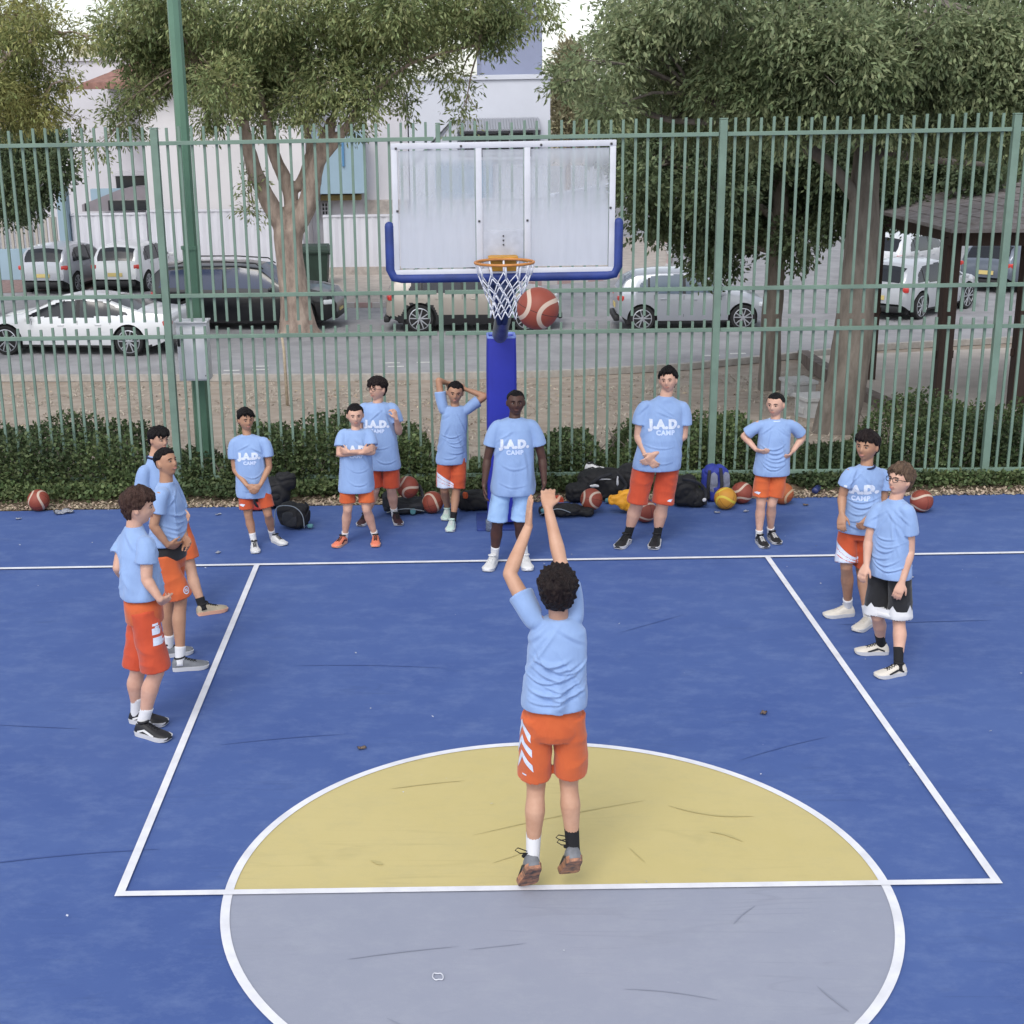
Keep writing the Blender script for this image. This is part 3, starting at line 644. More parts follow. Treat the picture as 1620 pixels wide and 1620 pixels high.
def cloth_mat(name, c, c2, mesh=False):
    m = mat(name, c, .85, col2=c2, vscale=5, sheen=.2, detail=6)
    n = m.node_tree.nodes; l = m.node_tree.links; b = n['Principled BSDF']
    tc = [x for x in n if x.type == 'TEX_COORD'][0]
    # soft creases: warped wave plus weave
    nz = n.new('ShaderNodeTexNoise'); nz.inputs['Scale'].default_value = 3.5; nz.inputs['Detail'].default_value = 3; nz.inputs['Distortion'].default_value = 1.6
    mp = n.new('ShaderNodeMapping'); mp.inputs['Scale'].default_value = (2.4, 2.4, .9); l.new(tc.outputs['Object'], mp.inputs[0]); l.new(mp.outputs[0], nz.inputs['Vector'])
    n2 = n.new('ShaderNodeTexNoise'); n2.inputs['Scale'].default_value = 260; l.new(tc.outputs['Object'], n2.inputs['Vector'])
    b1 = n.new('ShaderNodeBump'); b1.inputs['Strength'].default_value = .35; b1.inputs['Distance'].default_value = .02
    b2 = n.new('ShaderNodeBump'); b2.inputs['Strength'].default_value = .25; b2.inputs['Distance'].default_value = .002
    l.new(nz.outputs['Fac'], b1.inputs['Height']); l.new(n2.outputs['Fac'], b2.inputs['Height']); l.new(b1.outputs[0], b2.inputs['Normal']); l.new(b2.outputs[0], b.inputs['Normal'])
    return m
m_shirt = cloth_mat('light_blue_jersey', '#8aa5d0', '#829cc7')
m_orange = cloth_mat('orange_shorts_cloth', '#be5029', '#b44824')
m_orange2 = cloth_mat('bright_orange_shorts_cloth', '#c85f2e', '#be5528')
m_red = cloth_mat('red_orange_shorts_cloth', '#c04a29', '#b54223')
m_lblue = cloth_mat('pale_blue_shorts_cloth', '#98b8de', '#8bacd6')
m_black = cloth_mat('black_cloth', '#141417', '#1b1b1f')
m_wht = mat('white_print', '#cfd7e8', .8, var=.12, vscale=60)
m_wht2 = cloth_mat('white_cloth', '#d4d4d6', '#cbcbcd')
m_sock = mat('white_sock', '#d3d3d6', .9, bump=.2, bscale=200)
m_sockb = mat('black_sock', '#16161a', .9, bump=.2, bscale=200)
def hair_mat(name, c, c2):
    m = mat(name, c, .5, col2=c2, vscale=14, stretch=(2.5, 2.5, .5), bump=1.6, bscale=45, spec=.2)
    return m
HAIR = dict(black=hair_mat('black_hair', '#0d0a0b', '#171214'), brown=hair_mat('brown_hair', '#34241f', '#4a3630'), lbrown=hair_mat('light_brown_hair', '#4b3b31', '#6a5747'), dbrown=hair_mat('dark_brown_hair', '#171011', '#241b1a'))

def rotz(a): return Matrix.Rotation(a, 3, 'Z')
def facing(yaw):  # 0 looks toward the camera side (-Y), + turns to +X
    return Vector((math.sin(rad(yaw)), -math.cos(rad(yaw)), 0))

def head_shape(bm, F, hh, nosek=1.0, jaw=1.0):
    """F: matrix (columns: left, forward, up) + origin; hh: head height"""
    r = bmesh.ops.create_icosphere(bm, subdivisions=5, radius=1.0)
    s = hh / .232
    g = lambda d, w: math.exp(-(d / w) ** 2)
    for v in r['verts']:
        x, y, z = v.co
        px, py, pz = x*.076, y*.094, z*.116
        if z < 0:
            t = -z
            px *= 1 - .34*t**1.6 / jaw
            if y < 0: py *= 1 - .55*t**1.3
            else: py *= 1 - .10*t
        else:
            px *= 1 + .13*math.sin(z*3)*(.4+z); py *= 1 + (.11 if y < 0 else .04)*math.sin(z*3.0)*(.4+z); pz *= 1-.04*z
        if y > .2:
            k = min(1, (y-.2)/.4)
            ax = abs(px)
            py = py*(1-.06*k*g(pz+.02, .06))
            py += nosek*.021*k*g(px, .011)*g(pz+.028, .017) + nosek*.010*k*g(px, .009)*g(pz+.005, .02)
            py += .005*k*g(ax-.028, .02)*g(pz-.022, .009)
            py -= .011*k*g(ax-.030, .015)*g(pz-.004, .012)
            py += .006*k*g(px, .024)*g(pz+.058, .008)
            py -= .004*k*g(px, .02)*g(pz+.074, .007)
            py += .008*k*g(px, .02)*g(pz+.094, .014)
            py += .004*k*g(ax-.045, .018)*g(pz+.03, .02)
        v.co = F @ Vector((px*s, py*s, pz*s))
    for sd in (-1, 1):
        e = bmesh.ops.create_icosphere(bm, subdivisions=2, radius=1.0)
        for v in e['verts']:
            q = Vector((v.co.x*.010, v.co.y*.018, v.co.z*.031))
            q.x += .35*q.y*0 ; q = Matrix.Rotation(sd*rad(-22), 3, 'Z') @ q
            v.co = F @ ((q + Vector((sd*.079, -.006, -.004)))*s)

def hair_shape(F, hh, style, seed=0):
    bm = B(); r = bmesh.ops.create_icosphere(bm, subdivisions=6, radius=1.0)
    s = hh / .232
    th = dict(short=.009, buzz=.005, fade=.011, fringe=.013, mop=.017, curly=.027, side=.015)[style]
    for v in r['verts']:
        d = v.co.copy(); x, y, z = d
        az = math.atan2(x, y)           # 0 = front
        a = abs(az)
        # hairline height (unit z) going round the head
        front = dict(short=.56, buzz=.60, fade=.58, fringe=.42, mop=.36, curly=.45, side=.48)[style]
        side_ = dict(short=.12, buzz=.25, fade=.32, fringe=.12, mop=.02, curly=.06, side=.14)[style]
        back = dict(short=-.55, buzz=-.3, fade=-.25, fringe=-.62, mop=-.66, curly=-.60, side=-.6)[style]
        n1 = noise.noise(Vector((x*3+seed, y*3, z*3)))
        if a < 1.0: hl = front + .10*n1 + (.30*noise.noise(Vector((az*5+seed, 0, seed))) + .12*noise.noise(Vector((az*17+seed, 3, seed))) + .10*math.sin(az*1.3+seed) if style in ('fringe', 'mop', 'side') else .04*noise.noise(Vector((az*9, 1, seed))))
        elif a < 1.35: hl = front + (side_-front)*(a-1.0)/.35
        elif a < 1.9: hl = side_
        else: hl = side_ + (back-side_)*min(1, (a-1.9)/.45)
        k = max(0, min(1, (z-hl)/.13 + .5)); k = k*k*(3-2*k)
        px, py, pz = x*.076, y*.094, z*.116
        if z < 0:
            t = -z; px *= 1-.34*t**1.6
            if y < 0: py *= 1-.50*t**1.3
        else: px *= 1+.13*math.sin(z*3)*(.4+z); py *= 1+(.11 if y < 0 else .04)*math.sin(z*3.)*(.4+z); pz *= 1-.04*z
        p = Vector((px, py, pz))
        nrm = Vector((x/.076, y/.094, z/.116)).normalized()
        if style == 'curly':
            c = noise.voronoi(Vector((x*4.2+seed, y*4.2, z*4.2)))[0]
            t = th + .016*(1-min(1, c[0]*1.9)) + .006*noise.noise(p*60)
            t *= .8 + .35*max(0, z)
        else:
            st = noise.noise(Vector((az*9+seed, z*1.4, 2))) + .5*noise.noise(Vector((az*24, z*2.5, 5)))
            t = th*(1 + .55*st) + .006*n1 + (.007*noise.noise(Vector((x*6+seed, y*6, z*6))) if style in ('fringe', 'mop', 'side') else 0)
            if style in ('fringe', 'mop', 'side'): t += .008*max(0, z)*(1 + .8*math.sin(x*3+seed)) + .005*(a < 1.0)
            if style == 'fade': t *= .35 + .9*max(0, min(1, (z-.2)/.3))
            if style == 'short': t *= .6 + .5*max(0, z)
        q = p + nrm*(t*k - .010*(1-k))
        v.co = F @ (q*s)
    return bm

def hand(bm, w, t, n, k, curl=.5, thumb=1, spread=.12, L=None):
    """w wrist, t where the fingertips would be if straight, n palm normal (fingers curl that way)"""
    d = (t-w).normalized(); n = (n - d*n.dot(d)).normalized(); s = d.cross(n).normalized()*thumb
    L = L or .18*k; pl = L*.52
    # palm
    rings = []
    for f, a, b in ((-.12, .024, .020), (.1, .031, .019), (.5, .040, .016), (.85, .043, .014), (1.0, .040, .010)):
        rings.append(ell(w+d*pl*f, a*k, b*k, s, n, 14, 2.4))
    ring_loft(bm, rings)
    ln = (.40, .46, .43, .34)
    for i in range(4):
        o = (1.5-i)
        fd = (d + s*o*spread).normalized()
        p = w + d*pl*.93 + s*o*.0205*k
        pts = [p - d*.01]; a = 0; l = L*ln[i]
        for j, sg in enumerate((.42, .32, .26)):
            a += curl*(.55, .75, .6)[j]
            v = fd*math.cos(a) + n*math.sin(a)
            p = p + v*l*sg; pts.append(p)
        tube(bm, pts, [.0095*k, .0088*k, .0082*k, .0070*k], 10, 'round')
    p = w + d*pl*.22 + s*.024*k
    v = (d*.75 + s*.72 + n*.25).normalized(); p2 = p+v*.040*k; v2 = (d*.95 + s*.28 + n*(.3+.2*curl)).normalized()
    tube(bm, [p-v*.012, p2, p2+v2*.028*k, p2+v2*.05*k], [.013*k, .0105*k, .0095*k, .008*k], 10, 'round')

def shoe(parent, heel, toe, ankle, cols, k, plan=None, high=False, up=Vector((0, 0, 1)), loops=False):
    """upper + sole + laces; heel and toe on the ground line"""
    d = (toe-heel); L = d.length; d.normalize(); s = d.cross(up).normalized(); u = s.cross(d).normalized()
    st = [(-.03, .030, .030, .062), (.03, .040, .052, .092), (.15, .043, .072, .104), (.28, .043, .074, .102), (.40, .045, .066, .086), (.55, .050, .058, .070), (.70, .055, .050, .060), (.84, .053, .040, .053), (.95, .043, .030, .044), (1.0, .026, .022, .036)]
    bm = B(); rings = []
    for f, wd, _, h in st:
        c = heel + d*L*f + u*.018*k
        ring = []
        for j in range(16):
            t = math.pi*j/15
            ring.append(c + s*wd*k*math.copysign(abs(math.cos(t))**.75, math.cos(t)) + u*(h*k-.018*k)*(math.sin(t)**.8))
        rings.append(ring)
    ring_loft(bm, rings)
    bmesh.ops.remove_doubles(bm, verts=bm.verts, dist=.0005)
    up_o = obj('shoe', bm, cols[0], parent, angle=60)
    bm = B()
    outl = []
    for f, wd, _, h in st: outl.append((f, wd*1.10))
    top = [heel + d*L*f + s*wv*k + u*.034*k for f, wv in outl] + [heel + d*L*f - s*wv*k + u*.034*k for f, wv in outl[::-1]]
    bot = [heel + d*L*(f*.97+.012) + s*wv*.92*k + u*(.001+.010*max(0, f-.8)*5*.9) for f, wv in outl] + [heel + d*L*(f*.97+.012) - s*wv*.92*k + u*(.001+.010*max(0, f-.8)*5*.9) for f, wv in outl[::-1]]
    ring_loft(bm, [bot, top])
    obj('sole', bm, cols[1], up_o, angle=40)
    bm = B()
    for f in (.34, .42, .50, .58):
        c = heel + d*L*f; h = np.interp(f, [x[0] for x in st], [x[3] for x in st])*k
        for sgn in (-1, 1): tube(bm, [c + s*sgn*.022*k + u*(h*.93), c + u*(h+.003) + d*.006, c - s*sgn*.022*k + d*.02 + u*(h*.90)], .0032*k, 6)
    obj('laces', bm, cols[2], up_o)
    bm = B(); c = heel + d*L*.20 + u*.103*k; tube(bm, [c + d*.036*k*math.cos(t) + s*.033*k*math.sin(t) + u*.006*math.cos(t) for t in [2*math.pi*i/20 for i in range(20)]], .008*k, 8, closed=True, cap=False); obj('shoe_collar', bm, m_lace if cols[2] is m_lace else cols[0], up_o)
    if len(cols) > 3 and cols[3]:
        for sgn in (-1, 1):
            bm = B(); pts = [(.12, .030), (.30, .052), (.62, .030), (.66, .040), (.34, .066), (.12, .046)]
            P3 = []
            for f, h in pts:
                wd = np.interp(f, [x[0] for x in st], [x[1] for x in st]); hh_ = np.interp(f, [x[0] for x in st], [x[3] for x in st])
                zz = (h-.018)/(hh_-.018); zz = min(.95, max(.02, zz)); t = math.asin(zz**(1/.8)) if zz > 0 else 0
                P3.append(heel + d*L*f + s*sgn*(wd*k*(math.cos(t)**.75)+.0025) + u*h*k)
            prism(bm, P3, s*sgn*.002); obj('side_stripe', bm, cols[3], up_o, smooth=False)
    if loops:
        bm = B()
        for a0 in ((0, .0) if loops == 1 else (0, .035)):
            c = heel + u*(.095+a0)*k + d*.01
            side = -s if loops < 3 else s
            tube(bm, [c, c-Vector((.06, .02, -.012+a0*.3)), c-Vector((.085, .02, -.03+a0*.3)), c-Vector((.07, .015, -.042+a0*.3)), c-Vector((.02, 0, -.012))], .003, 6)
        obj('pull_loop', bm, cols[2], up_o)
    return up_o

def limb_pts(a, b, n): return [a.lerp(b, i/(n-1)) for i in range(n)]

def person(J, label, group, skin='fair', hair='black', style='short', ty=0, hy=0, pitch=0, tilt=0, fat=1.0, shorts=None, sb=.86, hem=0.0,
           sleeve=.62, shoes=None, socks=('w', 'w'), sockh=.09, text=True, vox=.0065, curlR=.6, curlL=.6, nR=None, nL=None, thR=1, thL=1,
           glasses=False, seed=1, decals=None, collar=None, Hs=None, pvz=None, spread=.05, open_hand=False, belly=0, lean=None, handL=None, folds=1.0, shoe_up=None, loops=0, bare=None, drape=.6, sw=1.0, band=None):
    J = {k: Vector(v) for k, v in J.items()}
    Hs = Hs or J['top'].z + .0
    k = Hs/1.72; kr = (k*.75+.25*1)*1.0
    fwd = facing(ty); lat = Vector((-fwd.y, fwd.x, 0))   # lat = person's own left when looking along fwd
    lat = fwd.cross(Vector((0, 0, 1))) * -1
    Z = Vector((0, 0, 1))
    root = empty('person', ((J['hR'].x+J['hL'].x)/2, (J['hR'].y+J['hL'].y)/2, 0))
    tag(root, label, 'person', group)
    INV = Matrix.Translation(-root.location)
    def put(o):
        if o is not None and o.parent == root: o.matrix_parent_inverse = INV
        return o
    base_z = 0 if not pvz else 0
    hipz = pvz or (.515*Hs)
    hemc = J['pv'].copy()
    # spine: hips to neck base
    nk = J['nk'].copy(); nk.z -= .0
    f = (hipz-hemc.z)/max(.05, nk.z-hemc.z)
    hips = hemc.lerp(nk, f); hips.z = hipz
    if lean: hips += Vector(lean)
    sh = (J['sR']+J['sL'])/2
    hipR = hips - lat*.085*k*fat; hipL = hips + lat*.085*k*fat
    # feet
    FL = .158*Hs
    feet = {}
    for s in 'RL':
        a, t = J['h'+s], J['o'+s]
        d = (t-a); d = d.normalized() if d.length > .01 else fwd
        feet[s] = (t-d*FL, t)
        if shoe_up:
            A_ = J['a'+s]; sk_ = (A_-J['k'+s]).normalized(); d = Vector((-.10, .68, -.72)).normalized() if s == 'R' else Vector((-.14, .60, -.78)).normalized()
            uu = Vector((0, -d.z, d.y)).normalized(); h_ = A_ + sk_*.03 - uu*.075 - d*.055; feet[s] = (h_, h_ + d*FL)
        if not shoe_up:
            ank = J['a'+s]; h2 = t-d*FL*.80
            # keep the shank over the heel end of the shoe
            J['a'+s] = Vector(((ank.x+h2.x)/2, (ank.y+h2.y)/2, .085*k))
    # ---- body (one continuous surface)
    bm = B()
    hh = max(.205, min(.245, (J['top'].z-J['chin'].z)*.93))
    if shoe_up: hh = .235
    hf = facing(hy)
    R = Matrix((hf.cross(Z), hf, Z)).transposed()    # columns: right, forward, up
    R = R @ Matrix.Rotation(rad(pitch), 3, 'X') @ Matrix.Rotation(rad(tilt), 3, 'Y')
    F = Matrix.Translation(J['hd']) @ R.to_4x4()
    head_shape(bm, F, hh)
    nb = F @ Vector((0, -.022, -.05))
    tube(bm, [nk - Z*.06, nk - Z*.005, nk.lerp(nb, .5), nb], [.050*k*fat**.5, .054*k*fat**.5, .051*k*fat**.5, .052*k], 16, True, sub=3)
    # torso core
    rr = []
    for fz, a, b_ in ((-.02, .10, .08), (.18, .105, .08), (.42, .105, .075), (.62, .125, .08), (.80, .11, .065), (.90, .05, .045)):
        c = hips.lerp(nk, fz); rr.append(ell(c, a*k*fat, b_*k*fat, lat, fwd, 20))
    ring_loft(bm, rr)
    for s, cu, nn, th in (('R', curlR, nR, thR), ('L', curlL, nL, thL)):
        S, E, W, T = J['s'+s], J['e'+s], J['w'+s], J['t'+s]
        af = (fat-1)*.7+1
        tube(bm, [S + (sh-S)*.30 - (S-E).normalized()*-.0 - Z*.02, S + (E-S)*.06, S.lerp(E, .35), S.lerp(E, .75), E], [.030*kr*af, .040*kr*af, .045*kr*af, .040*kr*af, .036*kr*af], 14, 'round', sub=3)
        tube(bm, [E, E.lerp(W, .22), E.lerp(W, .6), W], [(.037*kr*af, .037*kr*af), (.040*kr*af, .038*kr*af), (.032*kr, .031*kr), (.025*kr, .021*kr)], 14, 'round', sub=3)
        tip = W + (T-W).normalized()*.18*k
        pn = Vector(nn) if nn else ((-lat if s == 'L' else lat)*.9 + fwd*.1)
        hand(bm, W, tip, pn, k*.98, cu, th, spread)
        hp_, K, A = (hipR if s == 'R' else hipL), J['k'+s], J['a'+s]
        kdir = (K-hp_).normalized()
        back = -(fwd)
        lf = (fat-1)*.8+1
        tube(bm, [hp_ - Z*.04, hp_.lerp(K, .4), hp_.lerp(K, .8), K], [.055*k*fat, .075*k*lf, .058*k*lf, .053*k*lf], 18, 'round', sub=3)
        tube(bm, [K, K.lerp(A, .15)+back*.006, K.lerp(A, .34)+back*.014*k, K.lerp(A, .62)+back*.006, K.lerp(A, .85), A, A-(K-A).normalized()*.03], [(.052*k*lf, .052*k*lf), (.050*k*lf, .051*k*lf), (.056*k*lf, .058*k*lf), (.044*k*lf, .045*k*lf), (.034*k, .035*k), (.034*k, .037*k), (.034*k, .037*k)], 18, True, sub=3)
    me = remesh(bm, vox, 2, .4)
    body = put(obj('body', me, SKIN[skin], root))
    # face
    s_ = hh/.232
    bm = B()
    for sd in (-1, 1):
        c = F @ (Vector((sd*.0295, .0755, .003))*s_)
        bm = B(); vs = ball(bm, (0, 0, 0), (.0105*s_, .0100*s_, .0052*s_), 14)
        for v in vs: v.co = R @ v.co + c
        for f_ in {f for v in vs for f in v.link_faces}: f_.material_index = 0
        vs = ball(bm, (0, 0, 0), (.0062*s_, .0040*s_, .0055*s_), 12, 1)
        for v in vs: v.co = R @ (v.co + Vector((0, .0084*s_, .0005))) + c
        put(obj('eye', bm, [m_eye, m_iris], body))
    bm = B()
    for sd in (-1, 1):
        bm = B(); pts = [F @ (Vector((sd*x, y, z))*s_) for x, y, z in ((.013, .0890, .019), (.026, .0875, .0235), (.040, .0795, .0215), (.046, .075, .017))]
        tube(bm, pts, [.0028, .0034, .003, .0018], 6, True, sub=2)
        put(obj('eyebrow', bm, HAIR[hair], body))
    bm = B()
    for z, rr_ in ((-.0555, .0036), (-.0625, .0042)):
        pts = [F @ (Vector((x, y, z))*s_) for x, y in ((-.020, .0765), (-.010, .0835), (0, .0855), (.010, .0835), (.020, .0765))]
        tube(bm, pts, [.0012, rr_, rr_, rr_, .0012], 6, True, sub=2)
    put(obj('lips', bm, m_lipd if skin == 'dark' else m_lip, body))
    put(obj('hair', hair_shape(F, hh, style, seed), HAIR[hair], root))
    if glasses:
        bm = B()
        for sd in (-1, 1):
            c = Vector((sd*.031, .098, .004))
            tube(bm, [F @ ((c+Vector((.024*math.copysign(abs(math.cos(t))**.7, math.cos(t)), -.004*abs(math.cos(t)), .018*math.copysign(abs(math.sin(t))**.7, math.sin(t)))))*s_) for t in [2*math.pi*i/20 for i in range(20)]], .0024, 6, closed=True, cap=False)
            tube(bm, [F @ (Vector(p)*s_) for p in ((sd*.055, .094, .008), (sd*.072, .07, .008), (sd*.080, .0, .006))], .0022, 6)
        tube(bm, [F @ (Vector(p)*s_) for p in ((-.008, .099, .008), (0, .102, .010), (.008, .099, .008))], .0022, 6)
        put(obj('glasses', bm, mat('dark_glasses_frame', '#1a1a20', .35), root))
    # ---- shirt
    bm = B()
    hemc.z += hem + .045*k
    ax = (nk-hips); ax.normalize()
    shw = (J['sL']-J['sR']).length/2
    slat = (J['sL']-J['sR']); slat.z *= .5; slat.normalize()
    if slat.dot(lat) < .2: slat = lat
    shz = sh.z
    ks = k*fat; sw_ = sw
    def P(z, off=0):
        t_ = (z-hemc.z)/(nk.z-hemc.z); c = hemc.lerp(nk, t_); c.z = z
        return c + fwd*off
    topz = nk.z + .012
    sz = min(shz, nk.z-.02)
    rings = []
    hl = hemc.z
    span = sz-hl
    for z, a, b_, L_, off, p_ in ((hl, .186, .142, lat, .0, 2.2), (hl+.03, .188, .143, lat, .002, 2.2), (hl+span*.25, .178, .136, lat, .004+belly, 2.2), (hl+span*.5, .168, .128, lat, .004+belly, 2.2), (hl+span*.75, .165, .118, slat, .0, 2.2), (sz-.045, max(.150, shw/ks*.98), .102, slat, -.002, 2.2),
                                (sz+.005, shw/ks*.95, .082, slat, -.004, 2.1), (sz+.25*(topz-sz)+.018, shw/ks*.78, .070, slat, -.006, 2.), (sz+.6*(topz-sz)+.012, shw/ks*.52, .066, slat, -.004, 2.), (topz, .060/fat, .058/fat, slat, .0, 2.)):
        F2 = fwd
        a *= (1+(sw_-1)*(1 if z < sz-.1 else .3)); b_ *= (1+(sw_-1)*(1 if z < sz-.1 else .3))
        rings.append(ell(P(z, off*k), a*ks, b_*ks*(1+(fat-1)*.5), L_, F2 if L_ is lat else (L_.cross(Z)*1).normalized(), 32, p_))
    # put consistent winding between rings
    def flip_ok(r0, r1):
        return sum((a-b).length for a, b in zip(r0, r1))
    fixed = [rings[0]]
    for r_i in rings[1:]:
        c1 = flip_ok(fixed[-1], r_i); alt = [r_i[(-j) % 32] for j in range(32)]
        fixed.append(alt if flip_ok(fixed[-1], alt) < c1 else r_i)
    ring_loft(bm, fixed)
    for s in 'RL':
        S, E = J['s'+s], J['e'+s]
        d_ = (E-S)
        e_ = S + d_*sleeve
        w0 = .066*kr*(1+(fat-1)*.8)
        dn_ = Z*.022*kr
        tube(bm, [S + (sh-S)*.45 - dn_, S + (sh-S)*.12 - dn_*.9, S.lerp(e_, .5) - dn_*.2*(1 if d_.z < 0 else 0), e_], [(.050*kr, .050*kr), (w0*.88, w0*.88), (w0*1.02, w0*.98), (w0*1.20, w0*1.06)], 18, True, sub=4)
    me = remesh(bm, vox, 9, .5)
    V = coords(me); Nn = normals(me)
    out = V.copy()
    hz = hemc.z
    fx, fy = fwd.x, fwd.y
    D2 = V[:, :2] - np.array([hemc.x, hemc.y])
    LX = D2 @ np.array([lat.x, lat.y]); LY = D2 @ np.array([fx, fy]); T = np.clip((V[:, 2]-hz)/(nk.z-hz), 0, 1); ZH = (V[:, 2]-hz)/k
    LX = LX/ks; LY = LY/ks
    disp = np.zeros(len(V)); rg = random.Random(seed*7+1)
    def crease(x0, z0, ang, ln, w_, amp, curve=0, side=0):
        u_ = (LX-x0)*math.cos(ang) + (ZH-z0)*math.sin(ang); v_ = -(LX-x0)*math.sin(ang) + (ZH-z0)*math.cos(ang) - curve*u_*u_
        e = np.exp(-(v_/w_)**2) - .75*np.exp(-((v_+1.5*w_)/w_)**2)
        m_ = np.exp(-(np.abs(u_)/ln)**3)
        if side: m_ = m_*np.clip(.5+LY*side*14, 0, 1)
        return amp*e*m_
    H_ = (nk.z-hz)/k
    for sd in (-1, 1):                       # folds hanging from the armpits, and pulls across the chest and back
        for q_ in range(3): disp += crease(sd*rg.uniform(.07, .13), H_*rg.uniform(.35, .72), rad(90+sd*rg.uniform(5, 32)), rg.uniform(.10, .20), rg.uniform(.010, .017), .0075, rg.uniform(-.5, .5), rg.choice((-1, 1)))
        for q_ in range(2): disp += crease(sd*rg.uniform(.03, .12), H_*rg.uniform(.78, .86), rad(sd*rg.uniform(-60, -25)), .08, .011, .006, 0, rg.choice((-1, 1)))
    nd = max(1, int(1+6.3*(drape-.3)))
    for q_ in range(nd):                     # slack cloth drooping in shallow U curves above the hem
        z0 = H_*(.13+.46*q_/nd)+rg.uniform(-.012, .012); x0 = rg.uniform(-.05, .05)
        for sg in (-1, 1): disp += crease(x0, z0, rad(rg.uniform(-9, 9)), rg.uniform(.07, .13), rg.uniform(.008, .013), (.002+.0078*drape)*rg.uniform(.6, 1.1), rg.uniform(1.8, 4.2), sg)
    for q_ in range(7):                      # flutes opening at the hem
        th_ = rg.uniform(0, 2*math.pi); AZ = np.arctan2(LX, LY); da = np.abs((AZ-th_+math.pi) % (2*math.pi)-math.pi)
        disp += .013*np.exp(-(da/.22)**2)*np.clip(1-T*rg.uniform(1.6, 2.8), 0, 1)**1.2 - .007*np.exp(-((da-.42)/.2)**2)*np.clip(1-T*2.2, 0, 1)
    low = np.array([noise.noise(Vector(v_)*7) for v_ in V])
    disp = (disp*folds*np.clip(ZH/.07, .15, 1) + .003*low)*k
    disp[Nn[:, 2] < -.8] = 0
    out = V + Nn*disp[:, None]
    set_coords(me, out)
    shirt = put(obj('t_shirt', me, m_shirt, root))
    if collar:
        bm = B(); c = P(topz-.006); tube(bm, [c + lat*.068*k*math.cos(t) + fwd*.064*k*math.sin(t) - Z*.012*max(0, math.sin(t)) for t in [2*math.pi*i/28 for i in range(28)]], .009*k, 8, closed=True, cap=False)
        put(obj('collar', bm, collar, shirt))
    if text:
        c = P(hl+span*.72)
        tm = text_mesh('J.A.D.', .097*k*fat**.5, .0085, 1.12)
        put(project_decal('print', tm, me, c + Z*.02, lat, Z, -fwd, m_wht, shirt, reach=.5))
        tm = text_mesh('CAMP', .054*k*fat**.5, .0028, 1.12)
        put(project_decal('print', tm, me, c - Z*.055*k, lat, Z, -fwd, mat('pale_print', '#c0cfec', .8), shirt, reach=.5))
    # ---- shorts
    bm = B()
    sm = shorts or m_orange
    wz = max(hipz+.10*k, hemc.z+.06)
    rr = []
    for z, a, b_ in ((wz, .128, .098), (hipz+.04*k, .142, .108), (hipz-.02*k, .150, .114), (hipz-.06*k, .148, .112), (hipz-.11*k, .130, .094)):
        c = hips.lerp(nk, (z-hipz)/(nk.z-hipz)); c.z = z
        rr.append(ell(c, a*ks, b_*ks, lat, fwd, 28, 2.3))
    ring_loft(bm, rr)
    ends = {}
    for s, hp_ in (('R', hipR), ('L', hipL)):
        K = J['k'+s]; e_ = hp_.lerp(K, sb); ends[s] = e_
        sd = -1 if s == 'R' else 1
        tube(bm, [hp_+Z*.02, hp_.lerp(K, sb*.35)+lat*sd*.006, hp_.lerp(K, sb*.7)+lat*sd*.008, e_+lat*sd*.006], [(.082*ks, .092*ks), (.086*ks, .094*ks), (.090*k*(.5+.5*fat), .095*k*(.5+.5*fat)), (.094*k*(.5+.5*fat), .099*k*(.5+.5*fat))], 22, True, sub=3, up=fwd)
    me2 = remesh(bm, vox, 10, .5)
    V = coords(me2); Nn = normals(me2); out = V.copy()
    for i in range(len(V)):
        x, y, z = V[i]
        n1 = noise.noise(Vector((x*11+seed, y*11, z*2.6))); n2 = 1-abs(noise.noise(Vector((x*6, y*6+seed, z*9))))*2.4
        dn = min(1, max(0, (hipz-z)/(.25*k)))
        out[i] = V[i] + Nn[i]*(.010*n1*dn + .006*max(0, n2))*k*(0 if Nn[i][2] < -.8 else 1)
    set_coords(me2, out)
    sho = put(obj('shorts', me2, sm, root))
    if band:
        bmat, z0, z1, grow = band; bm = B(); rr = []
        for z, g_ in ((z0, 1.0), (z0+.004, grow), ((z0+z1)/2, grow), (z1, .97)):
            c = hips.lerp(nk, (z-hipz)/(nk.z-hipz)); c.z = z; rr.append(ell(c, .160*ks*g_, .122*ks*g_, lat, fwd, 32, 2.3))
        ring_loft(bm, rr); put(obj('waist_layer', bm, bmat, root))
    # ---- socks and shoes
    for i, s in enumerate('RL'):
        A, K = J['a'+s], J['k'+s]; dd = (K-A).normalized()
        sk = socks[i]
        top = A + dd*sockh*k
        bm = B(); tube(bm, [A - dd*.045, A, A+dd*sockh*k*.6, top, top+dd*.001], [(.039*k, .043*k), (.038*k, .042*k), (.040*k, .042*k), (.043*k, .045*k), (.036*k, .038*k)], 16, True, sub=2)
        put(obj('sock', bm, m_sock if sk == 'w' else m_sockb, root))
        a, t = feet[s]
        put_sh = shoe(root, a, t, A, shoes, k*1.02, loops=(loops if not loops else (1 if s == 'L' else 2)), up=Z)
        put(put_sh)
    if decals:
        for (nm, shape, tgt, org, X_, Y_, D_, mm) in decals(J, dict(hips=hips, hipR=hipR, hipL=hipL, lat=lat, fwd=fwd, Z=Z, k=k, ends=ends, hem=hemc, sh=sh)):
            b2 = B()
            for pl in shape: poly(b2, [(x, y, 0) for x, y in pl])
            put(project_decal(nm, b2, {'shirt': me, 'shorts': me2}[tgt], org, X_, Y_, D_, mm, {'shirt': shirt, 'shorts': sho}[tgt]))
    return root

